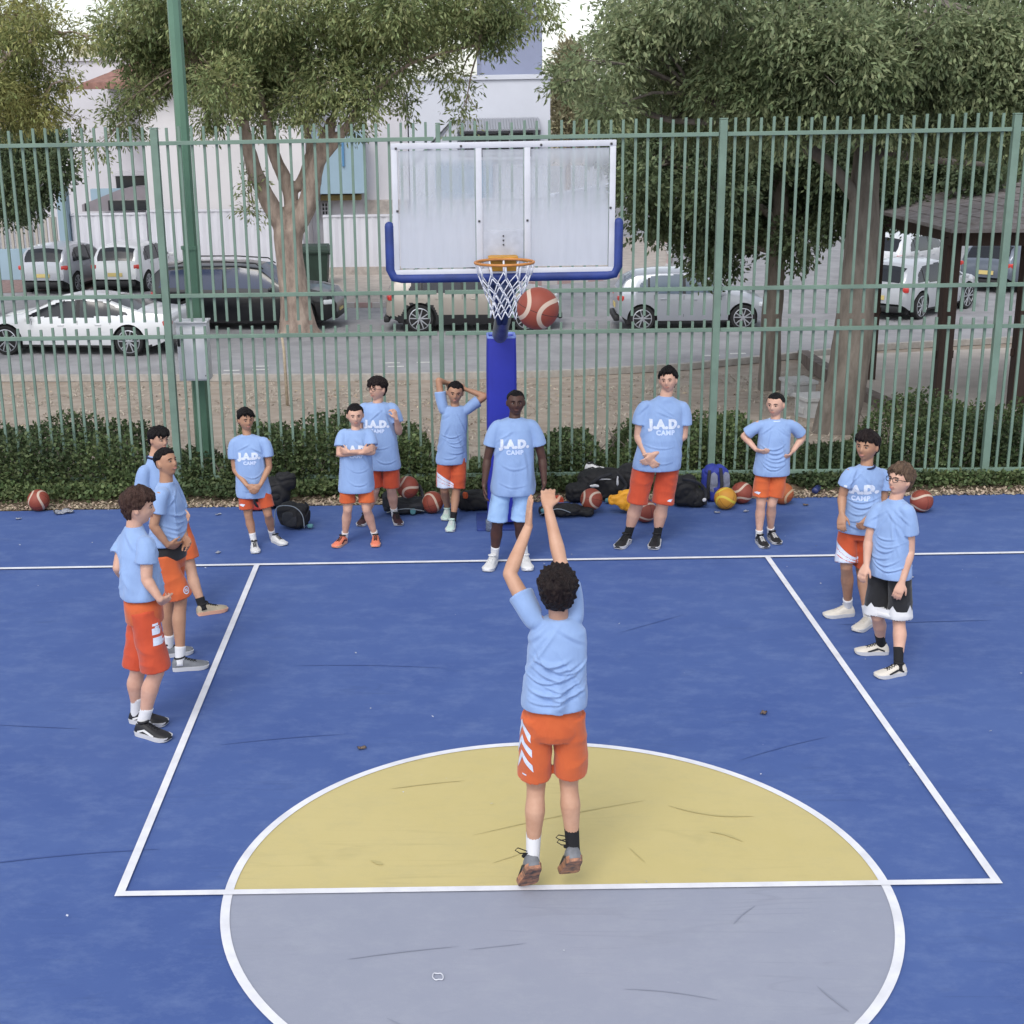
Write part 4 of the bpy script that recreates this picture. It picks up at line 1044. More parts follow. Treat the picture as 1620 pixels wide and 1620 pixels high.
def shc(*a): return a
W_ = mat('white_shoe', '#cfcfcf', .5, var=.06, vscale=20); WS = mat('white_sole', '#c6c6c8', .6); BK = mat('black_shoe', '#17171b', .55, var=.2, vscale=20)
GY = mat('grey_shoe', '#6f7278', .6, var=.2, vscale=25); PK = mat('coral_shoe', '#d97a5f', .6, var=.12, vscale=20); MT = mat('mint_shoe', '#b9cfc6', .6, var=.1, vscale=20)
TN = mat('tan_shoe', '#a69a86', .7, var=.15, vscale=20); CRM = mat('cream_shoe', '#cfc8bd', .6, var=.06, vscale=20); PKS = mat('peach_sole', '#d8a48a', .6); MAR = mat('maroon_shoe', '#33151c', .6, var=.2, vscale=20)
ORS = mat('orange_black_sole', '#34343a', .6, col2='#b9805f', vscale=22)
BLKS = mat('black_sole', '#222226', .6)
def rect(x0, y0, x1, y1): return [(x0, y0), (x1, y0), (x1, y1), (x0, y1)]
GK = 'boys standing round the key'

# shooter: three white chevrons and a small mark on the left leg of the shorts
def dec_shooter(J, q):
    hp_, lat, k = q['hipL'], q['lat'], q['k']
    D = (lat*-.75 + q['fwd']*.66).normalized(); X = D.cross(q['Z']).normalized(); X = -X if X.dot(Vector((1, 0, 0))) < 0 else X
    sh = []
    for i in range(3):
        z = -.03 - i*.088
        sh.append([(-.055, z-.055), (-.012, z+.02), (-.012, z-.02), (-.055, z-.098)][::1])
        sh.append([(-.012, z+.02), (.052, z-.055), (.052, z-.100), (-.012, z-.02)])
    sh.append(rect(-.02, -.335, .012, -.327))
    return [('chevrons', sh, 'shorts', hp_ + Vector((-.03, 0, .02)), X, q['Z'], D, m_wht)]
def dec_squares(J, q):   # stack of broken white blocks on the side of the leg
    D = Vector((0, 1, 0)); X = Vector((1, 0, 0)); c = q['hipR'].lerp(J['kR'], .45)
    return [('white_blocks', [rect(-.045, .09, -.002, .105), rect(-.048, .03, .002, .075), rect(-.045, -.045, .012, .010), rect(-.03, .076, .0, .086)], 'shorts', c + Vector((.09, 0, .03)), X, q['Z'], D, m_wht)]
def dec_badge(J, q):
    c = q['hipR'].lerp(J['kR'], .72)
    ring = []
    for i in range(16):
        a, b_ = 2*math.pi*i/16, 2*math.pi*(i+1)/16
        ring.append([(.030*math.cos(a), .030*math.sin(a)), (.030*math.cos(b_), .030*math.sin(b_)), (.022*math.cos(b_), .022*math.sin(b_)), (.022*math.cos(a), .022*math.sin(a))])
    ring += [rect(-.012, -.012, -.002, .012), rect(.002, -.012, .012, .012)]
    D = Vector((-.55, .83, 0)); X = Vector((.83, .55, 0))
    return [('round_badge', ring, 'shorts', c + Vector((.05, 0, 0)), X, q['Z'], D, m_wht)]
def dec_white_corner(side):
    def f(J, q):
        hp_, K = (q['hipR'], J['kR']) if side == 'R' else (q['hipL'], J['kL'])
        c = q['ends'][side]; lat = q['lat'] if side == 'R' else -q['lat']
        return [('white_panel', [[(-.10, -.02), (.085, -.02), (.085, .03), (-.10, .165)]], 'shorts', c+q['Z']*.02, q['lat'], q['Z'], -q['fwd'], m_wht),
                ('stripes', [[(-.10, .075), (.085, -.005), (.085, -.012), (-.10, .066)], [(-.10, .120), (.085, .012), (.085, .005), (-.10, .111)]], 'shorts', c+q['Z']*.02, q['lat'], q['Z'], -q['fwd'], mat('orange_stripe', '#c44a1c', .8))]
    return f
def dec_small(side, w=.03):
    def f(J, q):
        c = q['ends'][side]; sg = -1 if side == 'R' else 1
        return [('small_logo', [[(-w, .0), (w*.3, -.012), (w, .012), (-w*.2, .016)]], 'shorts', c + q['lat']*sg*.05 + q['Z']*.05, q['lat'], q['Z'], -q['fwd'], m_wht)]
    return f
def dec_white_hem(J, q):
    out = []
    for s in 'RL':
        c = q['ends'][s]
        out.append(('white_trim', [[(-.14, -.02), (.14, -.02), (.14, .055), (.03, .06), (.0, .10), (-.03, .06), (-.14, .055)]], 'shorts', c + q['Z']*.012, q['lat'], q['Z'], -q['fwd'], m_wht2))
        lt = q['lat']*(1 if s == 'L' else -1)
        out.append(('white_trim', [[(-.14, -.02), (.14, -.02), (.14, .055), (.03, .06), (.0, .11), (-.03, .06), (-.14, .055)]], 'shorts', c + q['Z']*.012, q['fwd'], q['Z'], -lt, m_wht2))
    return out

person(PJ['p1'], 'boy seen from behind jumping with both arms up after his shot', None, 'olive', 'dbrown', 'curly', 180, 178, 8, 0, 1.0, m_orange2, .84, .0, .52,
       (GY, ORS, m_lace, BLKS), ('b', 'w'), .13, False, .0055, .55, .12, nR=(.1, .9, -.35), nL=(.9, .2, 0), thR=-1, thL=1, seed=3, decals=dec_shooter, Hs=1.70, pvz=1.065, shoe_up=(.0, .62, .78), folds=1.15, loops=1, spread=.06, drape=1.6, sw=.95)
person(PJ['p9'], 'man in pale blue t-shirt and shorts standing under the hoop', None, 'dark', 'black', 'buzz', 0, 2, 6, 0, 1.06, m_lblue, .93, .0, .60,
       (W_, WS, W_, None), ('w', 'w'), .10, True, .0065, .5, .5, thR=1, thL=-1, seed=5, sw=1.06)
person(PJ['p2'], 'brown haired boy nearest on the left, hand on hip, white blocks on his shorts', GK, 'fair', 'brown', 'mop', 100, 98, -2, 0, 1.02, m_red, .95, .0, .56,
       (BK, WS, BK, W_), ('w', 'w'), .12, False, .006, 1.0, .8, nR=(.1, .95, -.3), nL=(.3, -.9, 0), thR=1, thL=-1, seed=7, sw=.98, decals=dec_squares, band=(m_orange2, .835, 1.02, 1.02))
person(PJ['p3'], 'black haired boy looking up with his shirt lifted over a black waistband', GK, 'tan', 'black', 'fade', 72, 58, 18, 0, .95, m_orange2, .93, .06, .60,
       (GY, WS, m_lace, None), ('w', 'w'), .10, False, .0062, .6, .6, nR=(.3, .9, 0), seed=9, drape=1.2, band=(m_black, .865, 1.0, 1.02), decals=dec_badge)
person(PJ['p4'], 'dark haired boy half hidden behind the boy who looks up', GK, 'olive', 'black', 'fringe', 55, 50, 0, 0, .95, m_orange2, .80, .0, .60,
       (TN, PKS, m_lace, None), ('b', 'b'), .07, False, .0065, .6, .6, seed=11, collar=mat('navy_collar', '#1a2140', .8))
person(PJ['p5'], 'small black haired boy with hands clasped beside a black bag', GK, 'tan', 'black', 'fringe', 8, 26, 0, 0, .98, m_orange, .82, .0, .60,
       (W_, WS, m_lace, None), ('w', 'w'), .10, True, .0062, .5, .5, nR=(.4, .9, 0), nL=(-.4, .9, 0), thR=1, thL=-1, seed=13, sw=1.13, decals=dec_small('R'))
person(PJ['p6'], 'small boy with arms crossed and coral shoes', GK, 'fair', 'black', 'short', 4, 8, -2, 0, 1.05, m_orange2, .80, .0, .66,
       (PK, PKS, m_lace, BK), ('w', 'w'), .05, True, .0062, .35, .35, nR=(0, .9, .1), nL=(0, .9, .1), thR=1, thL=-1, seed=15, sw=1.1)
person(PJ['p7'], 'boy in dark glasses standing behind the boy with crossed arms', GK, 'fair', 'dbrown', 'fringe', -8, -38, 4, 0, 1.14, m_red, .95, .0, .62,
       (MAR, WS, m_lace, None), ('w', 'w'), .07, True, .0065, .9, 1.1, nR=(0, .8, .2), nL=(-.8, .5, 0), seed=17, glasses=True)
person(PJ['p8'], 'boy with both hands behind his head and one white shorts leg', GK, 'tan', 'black', 'short', 8, 2, -4, -6, .98, m_orange, .92, .0, .60,
       (MT, WS, W_, None), ('b', 'b'), .06, False, .0062, .5, .5, nR=(0, -.9, -.1), nL=(0, -.9, -.1), seed=19, drape=1.0, decals=dec_white_corner('R'))
person(PJ['p10'], 'big tall boy in red shorts with hands clasped, yellow bag behind him', GK, 'fair', 'black', 'side', 2, -18, 6, 4, 1.22, m_red, .97, .0, .62,
       (BK, WS, m_lace, W_), ('b', 'b'), .11, True, .0068, .5, .5, nR=(.4, .9, 0), nL=(-.4, .9, 0), thR=1, thL=-1, seed=21, belly=.02, decals=dec_small('L'))
person(PJ['p11'], 'short haired boy with hands on hips beside the yellow ball', GK, 'fair', 'black', 'buzz', -4, -32, 0, 0, 1.0, m_orange2, .80, .0, .78,
       (BK, WS, W_, GY), ('w', 'w'), .06, False, .0062, .7, .7, nR=(.2, .5, .5), nL=(-.2, .5, .5), thR=-1, thL=1, seed=23, sw=1.07, drape=1.1, decals=dec_small('R'), collar=mat('pale_collar', '#b9cbe9', .8))
person(PJ['p12'], 'dark haired boy on the right with a navy collar under his shirt', GK, 'tan', 'dbrown', 'fringe', -28, -42, 4, 0, .98, m_orange, .90, .0, .56,
       (CRM, WS, CRM, None), ('w', 'w'), .10, True, .0062, .6, 1.0, nR=(.5, .8, 0), nL=(-.3, .8, 0), seed=25, drape=1.0, decals=dec_white_corner('R'), collar=mat('navy_collar', '#1a2140', .8))
person(PJ['p13'], 'boy in glasses and black shorts nearest on the right', GK, 'fair', 'lbrown', 'mop', -52, -58, 12, 0, 1.0, m_black, .95, .0, .60,
       (CRM, WS, m_lace, BK), ('b', 'b'), .14, False, .006, .6, .6, nR=(.6, .5, 0), nL=(.3, .8, 0), seed=27, drape=1.1, glasses=True, decals=dec_white_hem)
# ================================================================== cars
m_glass = mat('car_glass', '#171b22', .15, spec=.5)
m_glassl = mat('light_car_glass', '#5c6875', .15, spec=.5)
m_tyre = mat('tyre', '#19191b', .85); m_alloy = mat('alloy_rim', '#a9acb2', .35, metal=.6); m_trim = mat('black_trim', '#1d1d20', .6)
m_red = mat('red_lamp', '#b8302a', .3, coat=.5); m_clear = mat('clear_lamp', '#c3c8ce', .15, coat=.5); m_plate = mat('yellow_plate', '#cbb878', .6); m_ink = mat('plate_ink', '#2a2a2a', .7)
def paint(name, c, met=.2): return mat(name, c, .32, metal=met, coat=.6, var=.04, vscale=2)

def car(label, group, P0, P1, body_m, prof, L, W, H, over, win, glass=m_glass, cladding=False, rim_r=.215, wr=.325, rail=False, plate=None, spokes=5):
    """P0/P1: ground points of the near side rear and front wheels. prof: (x from tail 0..1, z) roofline; win: side glass outline"""
    P0, P1 = Vector(P0), Vector(P1)
    d = (P1-P0).normalized(); wb = (P1-P0).length
    n_ = d.cross(Vector((0, 0, 1)))
    cam_p = Vector((-.536, -6.8, 0))
    if (P0-cam_p).dot(n_) < 0: n_ = -n_         # n_ points away from the camera: towards the far side
    root = empty('parked_car', (0, 0, 0)); tag(root, label, 'car', group)
    right = d.cross(Vector((0, 0, 1)))
    org = P0 - d*over + n_*(W/2-.12)
    M = Matrix((d, Vector((-d.y, d.x, 0)), Vector((0, 0, 1)))).transposed().to_4x4(); M.translation = org
    root.matrix_world = M
    near = -1 if n_.dot(Vector((-d.y, d.x, 0))) > 0 else 1
    px = [p[0]*L for p in prof]; pz = [p[1]*H for p in prof]
    top = lambda x: float(np.interp(x, px, pz))
    bl = lambda x: float(np.interp(x, [0, .04*L, .3*L, .75*L, .97*L, L], [.52*H, .60*H, .60*H, .575*H, .46*H, .38*H]))
    gc = .19
    bot = lambda x: float(np.interp(x, [0, .06*L, .12*L, .9*L, .96*L, L], [.42, .28, gc, gc, .26, .36]))
    wx = (over, over+wb)
    def hw(x): return W/2*float(np.interp(x, [0, .03*L, .12*L, .5*L, .85*L, .96*L, L], [.80, .90, .98, 1, .97, .86, .70]))
    wpx = [p[0]*L for p in win['out']]; wpz = [p[1]*H for p in win['out']]
    def inside(x, z):
        c = False; n = len(wpx); j = n-1
        for i in range(n):
            if (wpz[i] > z) != (wpz[j] > z) and x < (wpx[j]-wpx[i])*(z-wpz[i])/(wpz[j]-wpz[i])+wpx[i]: c = not c
            j = i
        return c
    NS = 150; NR = 12; NG = 14; NT = 7
    bm = B(); grid = []
    roof_w = .76
    for i in range(NS+1):
        x = L*i/NS; w_ = hw(x); zb = bot(x); zl = min(bl(x), top(x)-.012); zt = top(x)
        row = []
        for j in range(NR+1):
            t = j/NR; z = zb+(zl-zb)*t; bulge = 1-.07*(1-t)**3-.035*t**3
            row.append((x, w_*bulge, z))
        g = (zt-zl)
        ct = min(1, g/(.36*H))
        wt = w_*(.965-(.965-roof_w)*ct)
        for j in range(1, NG+1):
            t = j/NG; s = t
            y = w_*.965+(wt-w_*.965)*(s**1.25); z = zl+g*(t-.10*t**4)
            row.append((x, y, z))
        for j in range(1, NT+1):
            t = j/NT; row.append((x, wt*(1-t), zt - g*.10*(1-t)**2 + (.02*math.sin(t*math.pi/2) if g > .2 else .012*t)))
        full = row + [(a, -b_, c) for a, b_, c in row[-2::-1]]
        grid.append([bm.verts.new(p) for p in full])
    nr = len(grid[0]); win_f = {}
    for i in range(NS):
        for j in range(nr-1):
            vs = (grid[i][j], grid[i][j+1], grid[i+1][j+1], grid[i+1][j])
            c = sum((v.co for v in vs), Vector())/4
            if c.z < wr*2.2 and any((c.x-w0)**2+(c.z-wr)**2 < (wr+.055)**2 for w0 in wx) and abs(c.y) > W*.30: continue
            f = bm.faces.new(vs)
            f.normal_update(); nn = f.normal
            kind = None
            side = abs(c.y) > hw(c.x)*roof_w*.86 and abs(nn.y) > .5
            if side and inside(c.x, c.z):
                kind = 'side_window'
                for b0, b1 in win.get('pillars', []):
                    if b0*L < c.x < b1*L: kind = 'pillar'
            elif not side or abs(nn.x) > .3:
                if win['ws'][0]*L < c.x < win['ws'][1]*L and abs(c.y) < hw(c.x)*.78: kind = 'windscreen'
                if win['rw'][0]*L < c.x < win['rw'][1]*L and abs(c.y) < hw(c.x)*.72 and c.z > .60*H: kind = 'rear_window'
            if kind: win_f.setdefault(kind, []).append([v.co.copy() for v in vs]); f.material_index = 1 if kind == 'pillar' else 0
            elif cladding and (c.z < .40 or any((c.x-w0)**2+(c.z-wr)**2 < (wr+.115)**2 for w0 in wx)) and c.z < .75: f.material_index = 1
            elif c.z < gc+.05: f.material_index = 1
    for row in (grid[0], grid[-1]): bm.faces.new(row)
    # snap the arch edges round
    for v in bm.verts:
        for w0 in wx:
            r = math.hypot(v.co.x-w0, v.co.z-wr)
            if v.is_boundary and abs(r-(wr+.055)) < .05 and r > .01 and v.co.z > bot(v.co.x)+.005:
                s = (wr+.055)/r; v.co.x = w0+(v.co.x-w0)*s; v.co.z = wr+(v.co.z-wr)*s
    body = obj('car_body', bm, [body_m, m_trim], root, angle=50)
    for kd, fl in win_f.items():
        if kd == 'pillar': continue
        groups = {}
        for q_ in fl: groups.setdefault(1 if sum(v.y for v in q_) > 0 else -1, []).append(q_) if kd == 'side_window' else groups.setdefault(0, []).append(q_)
        for sgn, ql in groups.items():
            b2 = B()
            for q_ in ql: b2.faces.new([b2.verts.new(v) for v in q_])
            bmesh.ops.remove_doubles(b2, verts=b2.verts, dist=.0008)
            b2.normal_update()
            cc = Vector((L*.45, 0, .7*H))
            for v in b2.verts:
                dd = (v.co-cc); dd.x *= .35; v.co += dd.normalized()*.006
            obj(kd, b2, glass, root)
    # underbody and wheel wells
    bm = B(); box(bm, (L*.5, 0, .36), (L*.88, W*.60, .34), .03)
    for w0 in wx: box(bm, (w0, 0, .42), (wr*2.5, W*.80, .60), .05)
    obj('underbody', bm, m_trim, root, smooth=False)
    for w0 in wx:
        for sd in (-1, 1):
            yo = sd*(W/2-.115)
            bm = B()
            Rr = [(wr-.075, .10), (wr-.02, .105), (wr, .085), (wr, -.085), (wr-.02, -.105), (wr-.075, -.10)]
            ring_loft(bm, [[Vector((w0+r*math.cos(2*math.pi*k/36), yo+sd*y, wr+r*math.sin(2*math.pi*k/36))) for k in range(36)] for r, y in Rr])
            wh = obj('wheel', bm, m_tyre, root, angle=40)
            bm = B()
            ring_loft(bm, [[Vector((w0+r*math.cos(2*math.pi*k/36), yo+sd*y, wr+r*math.sin(2*math.pi*k/36))) for k in range(36)] for r, y in ((wr-.072, .102), (wr-.090, .108), (wr-.105, .06), (wr-.13, .02))], cap=False)
            for k in range(spokes):
                for dk in (-.16, .16):
                    a_ = 2*math.pi*k/spokes + dk*.9 + .3; a2 = 2*math.pi*k/spokes+.3+dk*1.6
                    c0 = Vector((w0+.04*math.cos(a_), yo+sd*.098, wr+.04*math.sin(a_))); c1 = Vector((w0+(wr-.09)*math.cos(a2), yo+sd*.104, wr+(wr-.09)*math.sin(a2)))
                    tube(bm, [c0, c1], [(.018, .010), (.013, .010)], 8, up=Vector((0, 1, 0)))
            ring_loft(bm, [[Vector((w0+r*math.cos(2*math.pi*k/20), yo+sd*y, wr+r*math.sin(2*math.pi*k/20))) for k in range(20)] for r, y in ((.05, .09), (.045, .108), (.02, .112))])
            obj('rim', bm, m_alloy, wh, angle=40)
            bm = B(); ring_loft(bm, [[Vector((w0+r*math.cos(2*math.pi*k/24), yo+sd*y, wr+r*math.sin(2*math.pi*k/24))) for k in range(24)] for r, y in ((wr-.08, .02), (.02, .03))])
            obj('brake_disc', bm, m_trim, wh)
    for sd in (-1, 1):
        bm = B(); box(bm, (L*.015+.05, sd*hw(.05*L)*.86, bl(.03*L)-.03*H), (.16, hw(0)*.30, .13), .03, Matrix.Rotation(-sd*.35, 3, 'Z')); obj('tail_light', bm, m_red, root, angle=40)
        bm = B(); box(bm, (L*.955, sd*hw(.95*L)*.86, bl(.95*L)-.045*H), (.26, .22, .12), .035, Matrix.Rotation(sd*-.5, 3, 'Z')); obj('headlight', bm, m_clear, root, angle=40)
        wxm = win['ws'][0]*L+.12; xm = min(max(wpx)-.10, L*.74)
        bm = B(); box(bm, (xm, sd*(hw(xm)+.075), bl(xm)+.085), (.09, .17, .11), .03); box(bm, (xm, sd*(hw(xm)-.0), bl(xm)+.05), (.04, .1, .03), .01); obj('mirror', bm, body_m if not cladding else m_trim, root, angle=40)
        bm = B()
        for hx in win.get('handles', (.34, .56)): box(bm, (hx*L, sd*(hw(hx*L)*.985+.006), bl(hx*L)-.085), (.15, .028, .026), .01)
        obj('door_handle', bm, body_m, root, angle=40)
        bm = B()
        for sx in win.get('seams', (.27, .50, .71)):
            box(bm, (sx*L, sd*(hw(sx*L)*.965+.001), (bl(sx*L)+gc+.1)/2+.03), (.008, .02, bl(sx*L)-gc-.14), 0)
        obj('door_seam', bm, m_trim, root, smooth=False)
    for x_, z_ in ((-.012, .56), (L+.004, .42)): bm = B(); box(bm, (x_, 0, z_), (.016, .46, .11), .003); obj('number_plate', bm, m_plate, root, smooth=False)
    bm = B(); box(bm, (.0, 0, .30), (.14, W*.74, .15), .03); obj('bumper', bm, m_trim, root, angle=40); bm = B(); box(bm, (L-.03, 0, .34), (.10, W*.62, .16), .03); obj('bumper', bm, m_trim, root, angle=40)
    if rail:
        for sd in (-1, 1):
            xs_ = [L*.16, L*.2, L*.4, L*.58, L*.62]
            bm = B(); tube(bm, [(x, sd*W*.36, top(x)+(.012 if i in (0, 4) else .055)) for i, x in enumerate(xs_)], .016, 8); obj('roof_rail', bm, m_trim, root)
    return root
KG = 'cars parked behind the fence'
hatch = [(0, .42), (.01, .66), (.06, .86), (.13, .965), (.28, 1.0), (.45, .995), (.58, .94), (.70, .72), (.745, .665), (.86, .62), (.95, .53), (.99, .42), (1, .36)]
hwin = dict(out=[(.13, .66), (.155, .80), (.22, .90), (.40, .935), (.54, .90), (.64, .78), (.715, .645), (.40, .625)], pillars=[(.425, .447), (.20, .215)], ws=(.585, .705), rw=(.012, .10), handles=(.30, .50), seams=(.24, .435, .68))
sedan = [(0, .44), (.01, .68), (.03, .715), (.14, .74), (.22, .82), (.32, .95), (.42, 1.0), (.52, .995), (.60, .94), (.72, .74), (.76, .70), (.88, .64), (.96, .54), (.99, .42), (1, .36)]
swin = dict(out=[(.205, .70), (.27, .82), (.34, .90), (.44, .935), (.54, .915), (.62, .83), (.73, .66), (.45, .65)], pillars=[(.455, .475)], ws=(.605, .725), rw=(.17, .315), handles=(.36, .55), seams=(.30, .465, .70))
suv = [(0, .45), (.005, .62), (.03, .88), (.07, .975), (.2, 1.0), (.5, 1.0), (.60, .96), (.70, .72), (.735, .655), (.88, .63), (.96, .575), (.99, .45), (1, .38)]
uwin = dict(out=[(.06, .645), (.085, .90), (.2, .93), (.5, .93), (.585, .90), (.69, .645), (.4, .635)], pillars=[(.405, .425), (.225, .245)], ws=(.60, .71), rw=(.008, .05), handles=(.30, .50), seams=(.23, .415, .67))
zr = -1.108
car('white sedan parked nearest the verge on the left, facing left', KG, (-7.74, 24.29, zr), (-10.62, 24.73, zr), paint('white_car_paint', '#d0d2d6', .1), sedan, 4.65, 1.82, 1.32, .98, swin, wr=.33)
car('black off-road car with roof rails behind the lamp post', KG, (-7.05, 27.90, zr), (-4.27, 27.60, zr), paint('black_car_paint', '#0e1016', .2), suv, 4.70, 1.88, 1.62, 1.02, uwin, rail=True, wr=.38, glass=mat('blue_tint_glass', '#343f5a', .15, spec=.5))
car('beige compact car with dark wheel arches under the backboard', KG, (-1.30, 26.98, zr), (1.28, 26.90, zr), paint('beige_car_paint', '#a29b93', .35), hatch, 4.25, 1.78, 1.52, .82, hwin, cladding=True, rail=True, wr=.335)
car('small silver hatchback right of the backboard, facing right', KG, (4.03, 26.63, zr), (6.42, 26.56, zr), paint('silver_car_paint', '#a4a8b0', .45), hatch, 3.62, 1.66, 1.42, .60, hwin, wr=.30, glass=m_glassl)
car('silver hatchback seen from behind, leftmost by the white wall', KG, (-11.98, 35.95, zr), (-11.55, 38.42, zr), paint('light_silver_car_paint', '#a8abb3', .3), hatch, 3.75, 1.72, 1.44, .62, hwin, wr=.30)
car('white hatchback seen from behind, in front of the white wall', KG, (-9.82, 35.95, zr), (-9.45, 38.42, zr), MATS['white_car_paint'], hatch, 3.72, 1.68, 1.44, .62, hwin, wr=.30)
car('pale silver hatchback behind the wooden shelter posts', KG, (11.0, 27.75, zr), (12.75, 29.45, zr), paint('pale_car_paint', '#b5b8be', .3), hatch, 4.0, 1.76, 1.40, .72, hwin, wr=.33)
car('white car parked behind the pale silver hatchback', KG, (13.1, 35.0, zr), (14.9, 37.0, zr), MATS['white_car_paint'], hatch, 4.1, 1.76, 1.4, .7, hwin, wr=.31)
car('dark grey car at the far right under the shelter roof', KG, (18.2, 35.5, zr), (20.6, 36.6, zr), paint('dark_grey_car_paint', '#3c424d', .4), hatch, 4.1, 1.76, 1.4, .7, hwin, wr=.31)
car('grey blue car between the shelter post and the right fence post', KG, (15.4, 32.4, zr), (17.2, 34.2, zr), paint('blue_grey_car_paint', '#656d7a', .4), hatch, 4.1, 1.76, 1.4, .7, hwin, wr=.31)

# ================================================================== buildings
m_wallw = mat('white_render', '#c9c7cd', .9, var=.07, vscale=.5, bump=.3, bscale=14)
m_wallc = mat('cool_white_render', '#c3c6d0', .9, var=.06, vscale=.4, bump=.3, bscale=14)
m_blue_w = mat('pale_blue_render', '#92a9b8', .9, var=.08, vscale=.6)
m_win = mat('dark_window', '#23272c', .2, spec=.7); m_winl = mat('grey_window', '#4e5157', .2, spec=.7)
m_stone = mat('stone_plinth', '#aaa19b', .9, var=.25, vscale=5, bump=.5, bscale=12)
m_tile = mat('red_roof_tiles', '#8f6a60', .85, var=.3, vscale=5, bump=.6, bscale=20)
m_awn = mat('awning_metal', '#8d9098', .7)
ZG = -1.1
def part(name, m, parent, boxes, bev=.01, smooth=False):
    bm = B()
    for x0, x1, y0, y1, z0, z1 in boxes: box(bm, ((x0+x1)/2, (y0+y1)/2, (z0+z1)/2), (x1-x0, y1-y0, z1-z0), bev)
    return obj(name, bm, m, parent, smooth=False)
# left house
h = empty('house'); tag(h, 'white two storey house with red tiled roof edge behind the left tree', 'house')
part('wall', m_wallw, h, [(-15.0, -10.55, 44, 54, ZG, 5.85)])
part('front_wall', mat('warm_white_render', '#cfccce', .9, var=.06, vscale=.5, bump=.3, bscale=14), h, [(-10.5, -5.2, 40, 50, ZG, 4.9)])
bm = B(); prism(bm, [(-12.4, 39.4, 4.85), (-12.1, 39.4, 5.05), (-8, 44.5, 7.0), (-4.8, 39.4, 5.05), (-4.6, 39.4, 4.85)], (0, .25, 0)); prism(bm, [(-12.4, 39.5, 4.9), (-4.6, 39.5, 4.9), (-8, 45, 7.1)], (0, 6, .02)); obj('roof', bm, m_tile, h, smooth=False)
part('cornice', m_wallw, h, [(-15.1, -10.5, 43.9, 54, 5.85, 5.97)])
part('roof_box', mat('beige_tank', '#a8a48c', .9, var=.2, vscale=3), h, [(-14.0, -11.6, 46, 48, 5.95, 6.5)])
wd = part('window', m_win, h, [(-12.35, -10.6, 43.93, 44.02, 1.35, 1.95)]); part('hood', m_wallw, wd, [(-12.4, -10.55, 43.6, 43.95, 1.98, 2.12)])
bm = B(); prism(bm, [(-13.0, 41.5, .92), (-13.0, 41.5, 1.15), (-11.7, 41.5, 1.62), (-10.55, 41.5, 1.72), (-10.55, 41.5, .92)], (0, 2.2, 0)); sh_ = obj('porch', bm, mat('greyish_wall', '#8a848a', .9, var=.1, vscale=2), h, smooth=False)
part('window', m_win, h, [(-12.1, -10.6, 41.46, 41.55, .94, 1.28), (-12.9, -12.8, 41.46, 41.55, .94, 1.2)])
# pale blue house in the middle
h = empty('house'); tag(h, 'pale blue fronted white house between the tree and the backboard', 'house')
part('wall', m_wallw, h, [(-5.2, -1.9, 41.4, 50, ZG, 4.6)])
part('blue_wall', m_blue_w, h, [(-5.15, -3.35, 40.5, 41.5, 1.42, 3.4)])
part('lintel', mat('ochre_lintel', '#8c7a4e', .8, var=.2, vscale=4), h, [(-4.85, -3.5, 40.9, 41.42, 1.18, 1.36)])
wd = part('window', m_win, h, [(-4.86, -4.55, 41.33, 41.45, .55, 1.08)])
part('window_bars', m_wallw, wd, [(-4.87+i*.1, -4.84+i*.1, 41.28, 41.33, .55, 1.08) for i in range(4)]+[(-4.87, -4.54, 41.27, 41.32, .55+i*.13, .575+i*.13) for i in range(5)], 0)
part('stone_panel', m_stone, h, [(-3.35, -1.95, 41.2, 41.42, .55, 1.15)])
part('gutter_pipe', mat('blue_pipe', '#4f7fa8', .6), h, [(-4.05, -3.98, 40.42, 40.48, 2.3, 3.1)])
# tall white house behind the backboard
h = empty('house'); tag(h, 'tall white house with a striped metal awning above the backboard', 'house')
part('wall', m_wallc, h, [(-1.85, 2.82, 41, 52, ZG, 4.95)])
part('parapet', m_wallc, h, [(-1.9, 2.87, 40.92, 52, 4.95, 5.1)])
part('roof_room', mat('grey_blue_render', '#8389a0', .9, var=.06, vscale=1), h, [(.6, 2.65, 42.5, 50, 5.1, 7.4)])
part('stone_base', m_stone, h, [(-1.83, 2.8, 40.86, 41, -.9, .0)])
wd = part('window', m_win, h, [(.0, 2.25, 40.9, 41.02, 2.5, 3.25)]); part('window_frame', m_wallc, wd, [(.72, .78, 40.86, 40.92, 2.5, 3.25), (1.45, 1.5, 40.86, 40.92, 2.5, 3.25), (-.05, 2.3, 40.84, 40.92, 2.42, 2.5)], 0)
part('pale_blue_wall', mat('pale_blue_grey_render', '#8a9fb2', .9, var=.06, vscale=1), h, [(-1.0, .9, 40.8, 41, -.2, 2.4)])
bm = B()
for i in range(30):
    x = -.25 + i*.09
    prism(bm, [(x, 40.95, 3.72), (x+.06, 40.95, 3.72), (x+.06, 39.95, 3.38), (x, 39.95, 3.38)], (0, 0, .03))
prism(bm, [(-.25, 40.95, 3.70), (2.45, 40.95, 3.70), (2.45, 39.95, 3.36), (-.25, 39.95, 3.36)], (0, 0, .015))
for x in (-.25, 2.42): prism(bm, [(x, 40.98, 3.7), (x, 39.95, 3.36), (x, 40.98, 2.55)], (.03, 0, 0))
obj('awning', bm, m_awn, h, smooth=False)
bm = B()
for i in range(9): prism(bm, [(-1.7+i*.14, 40.9, 2.4+i*.14), (-1.1+i*.09, 40.9, 2.9+i*.1), (-1.1+i*.09, 40.9, 2.95+i*.1), (-1.7+i*.14, 40.9, 2.45+i*.14)], (0, .1, 0))
obj('stair_rail', bm, m_awn, h, smooth=False)
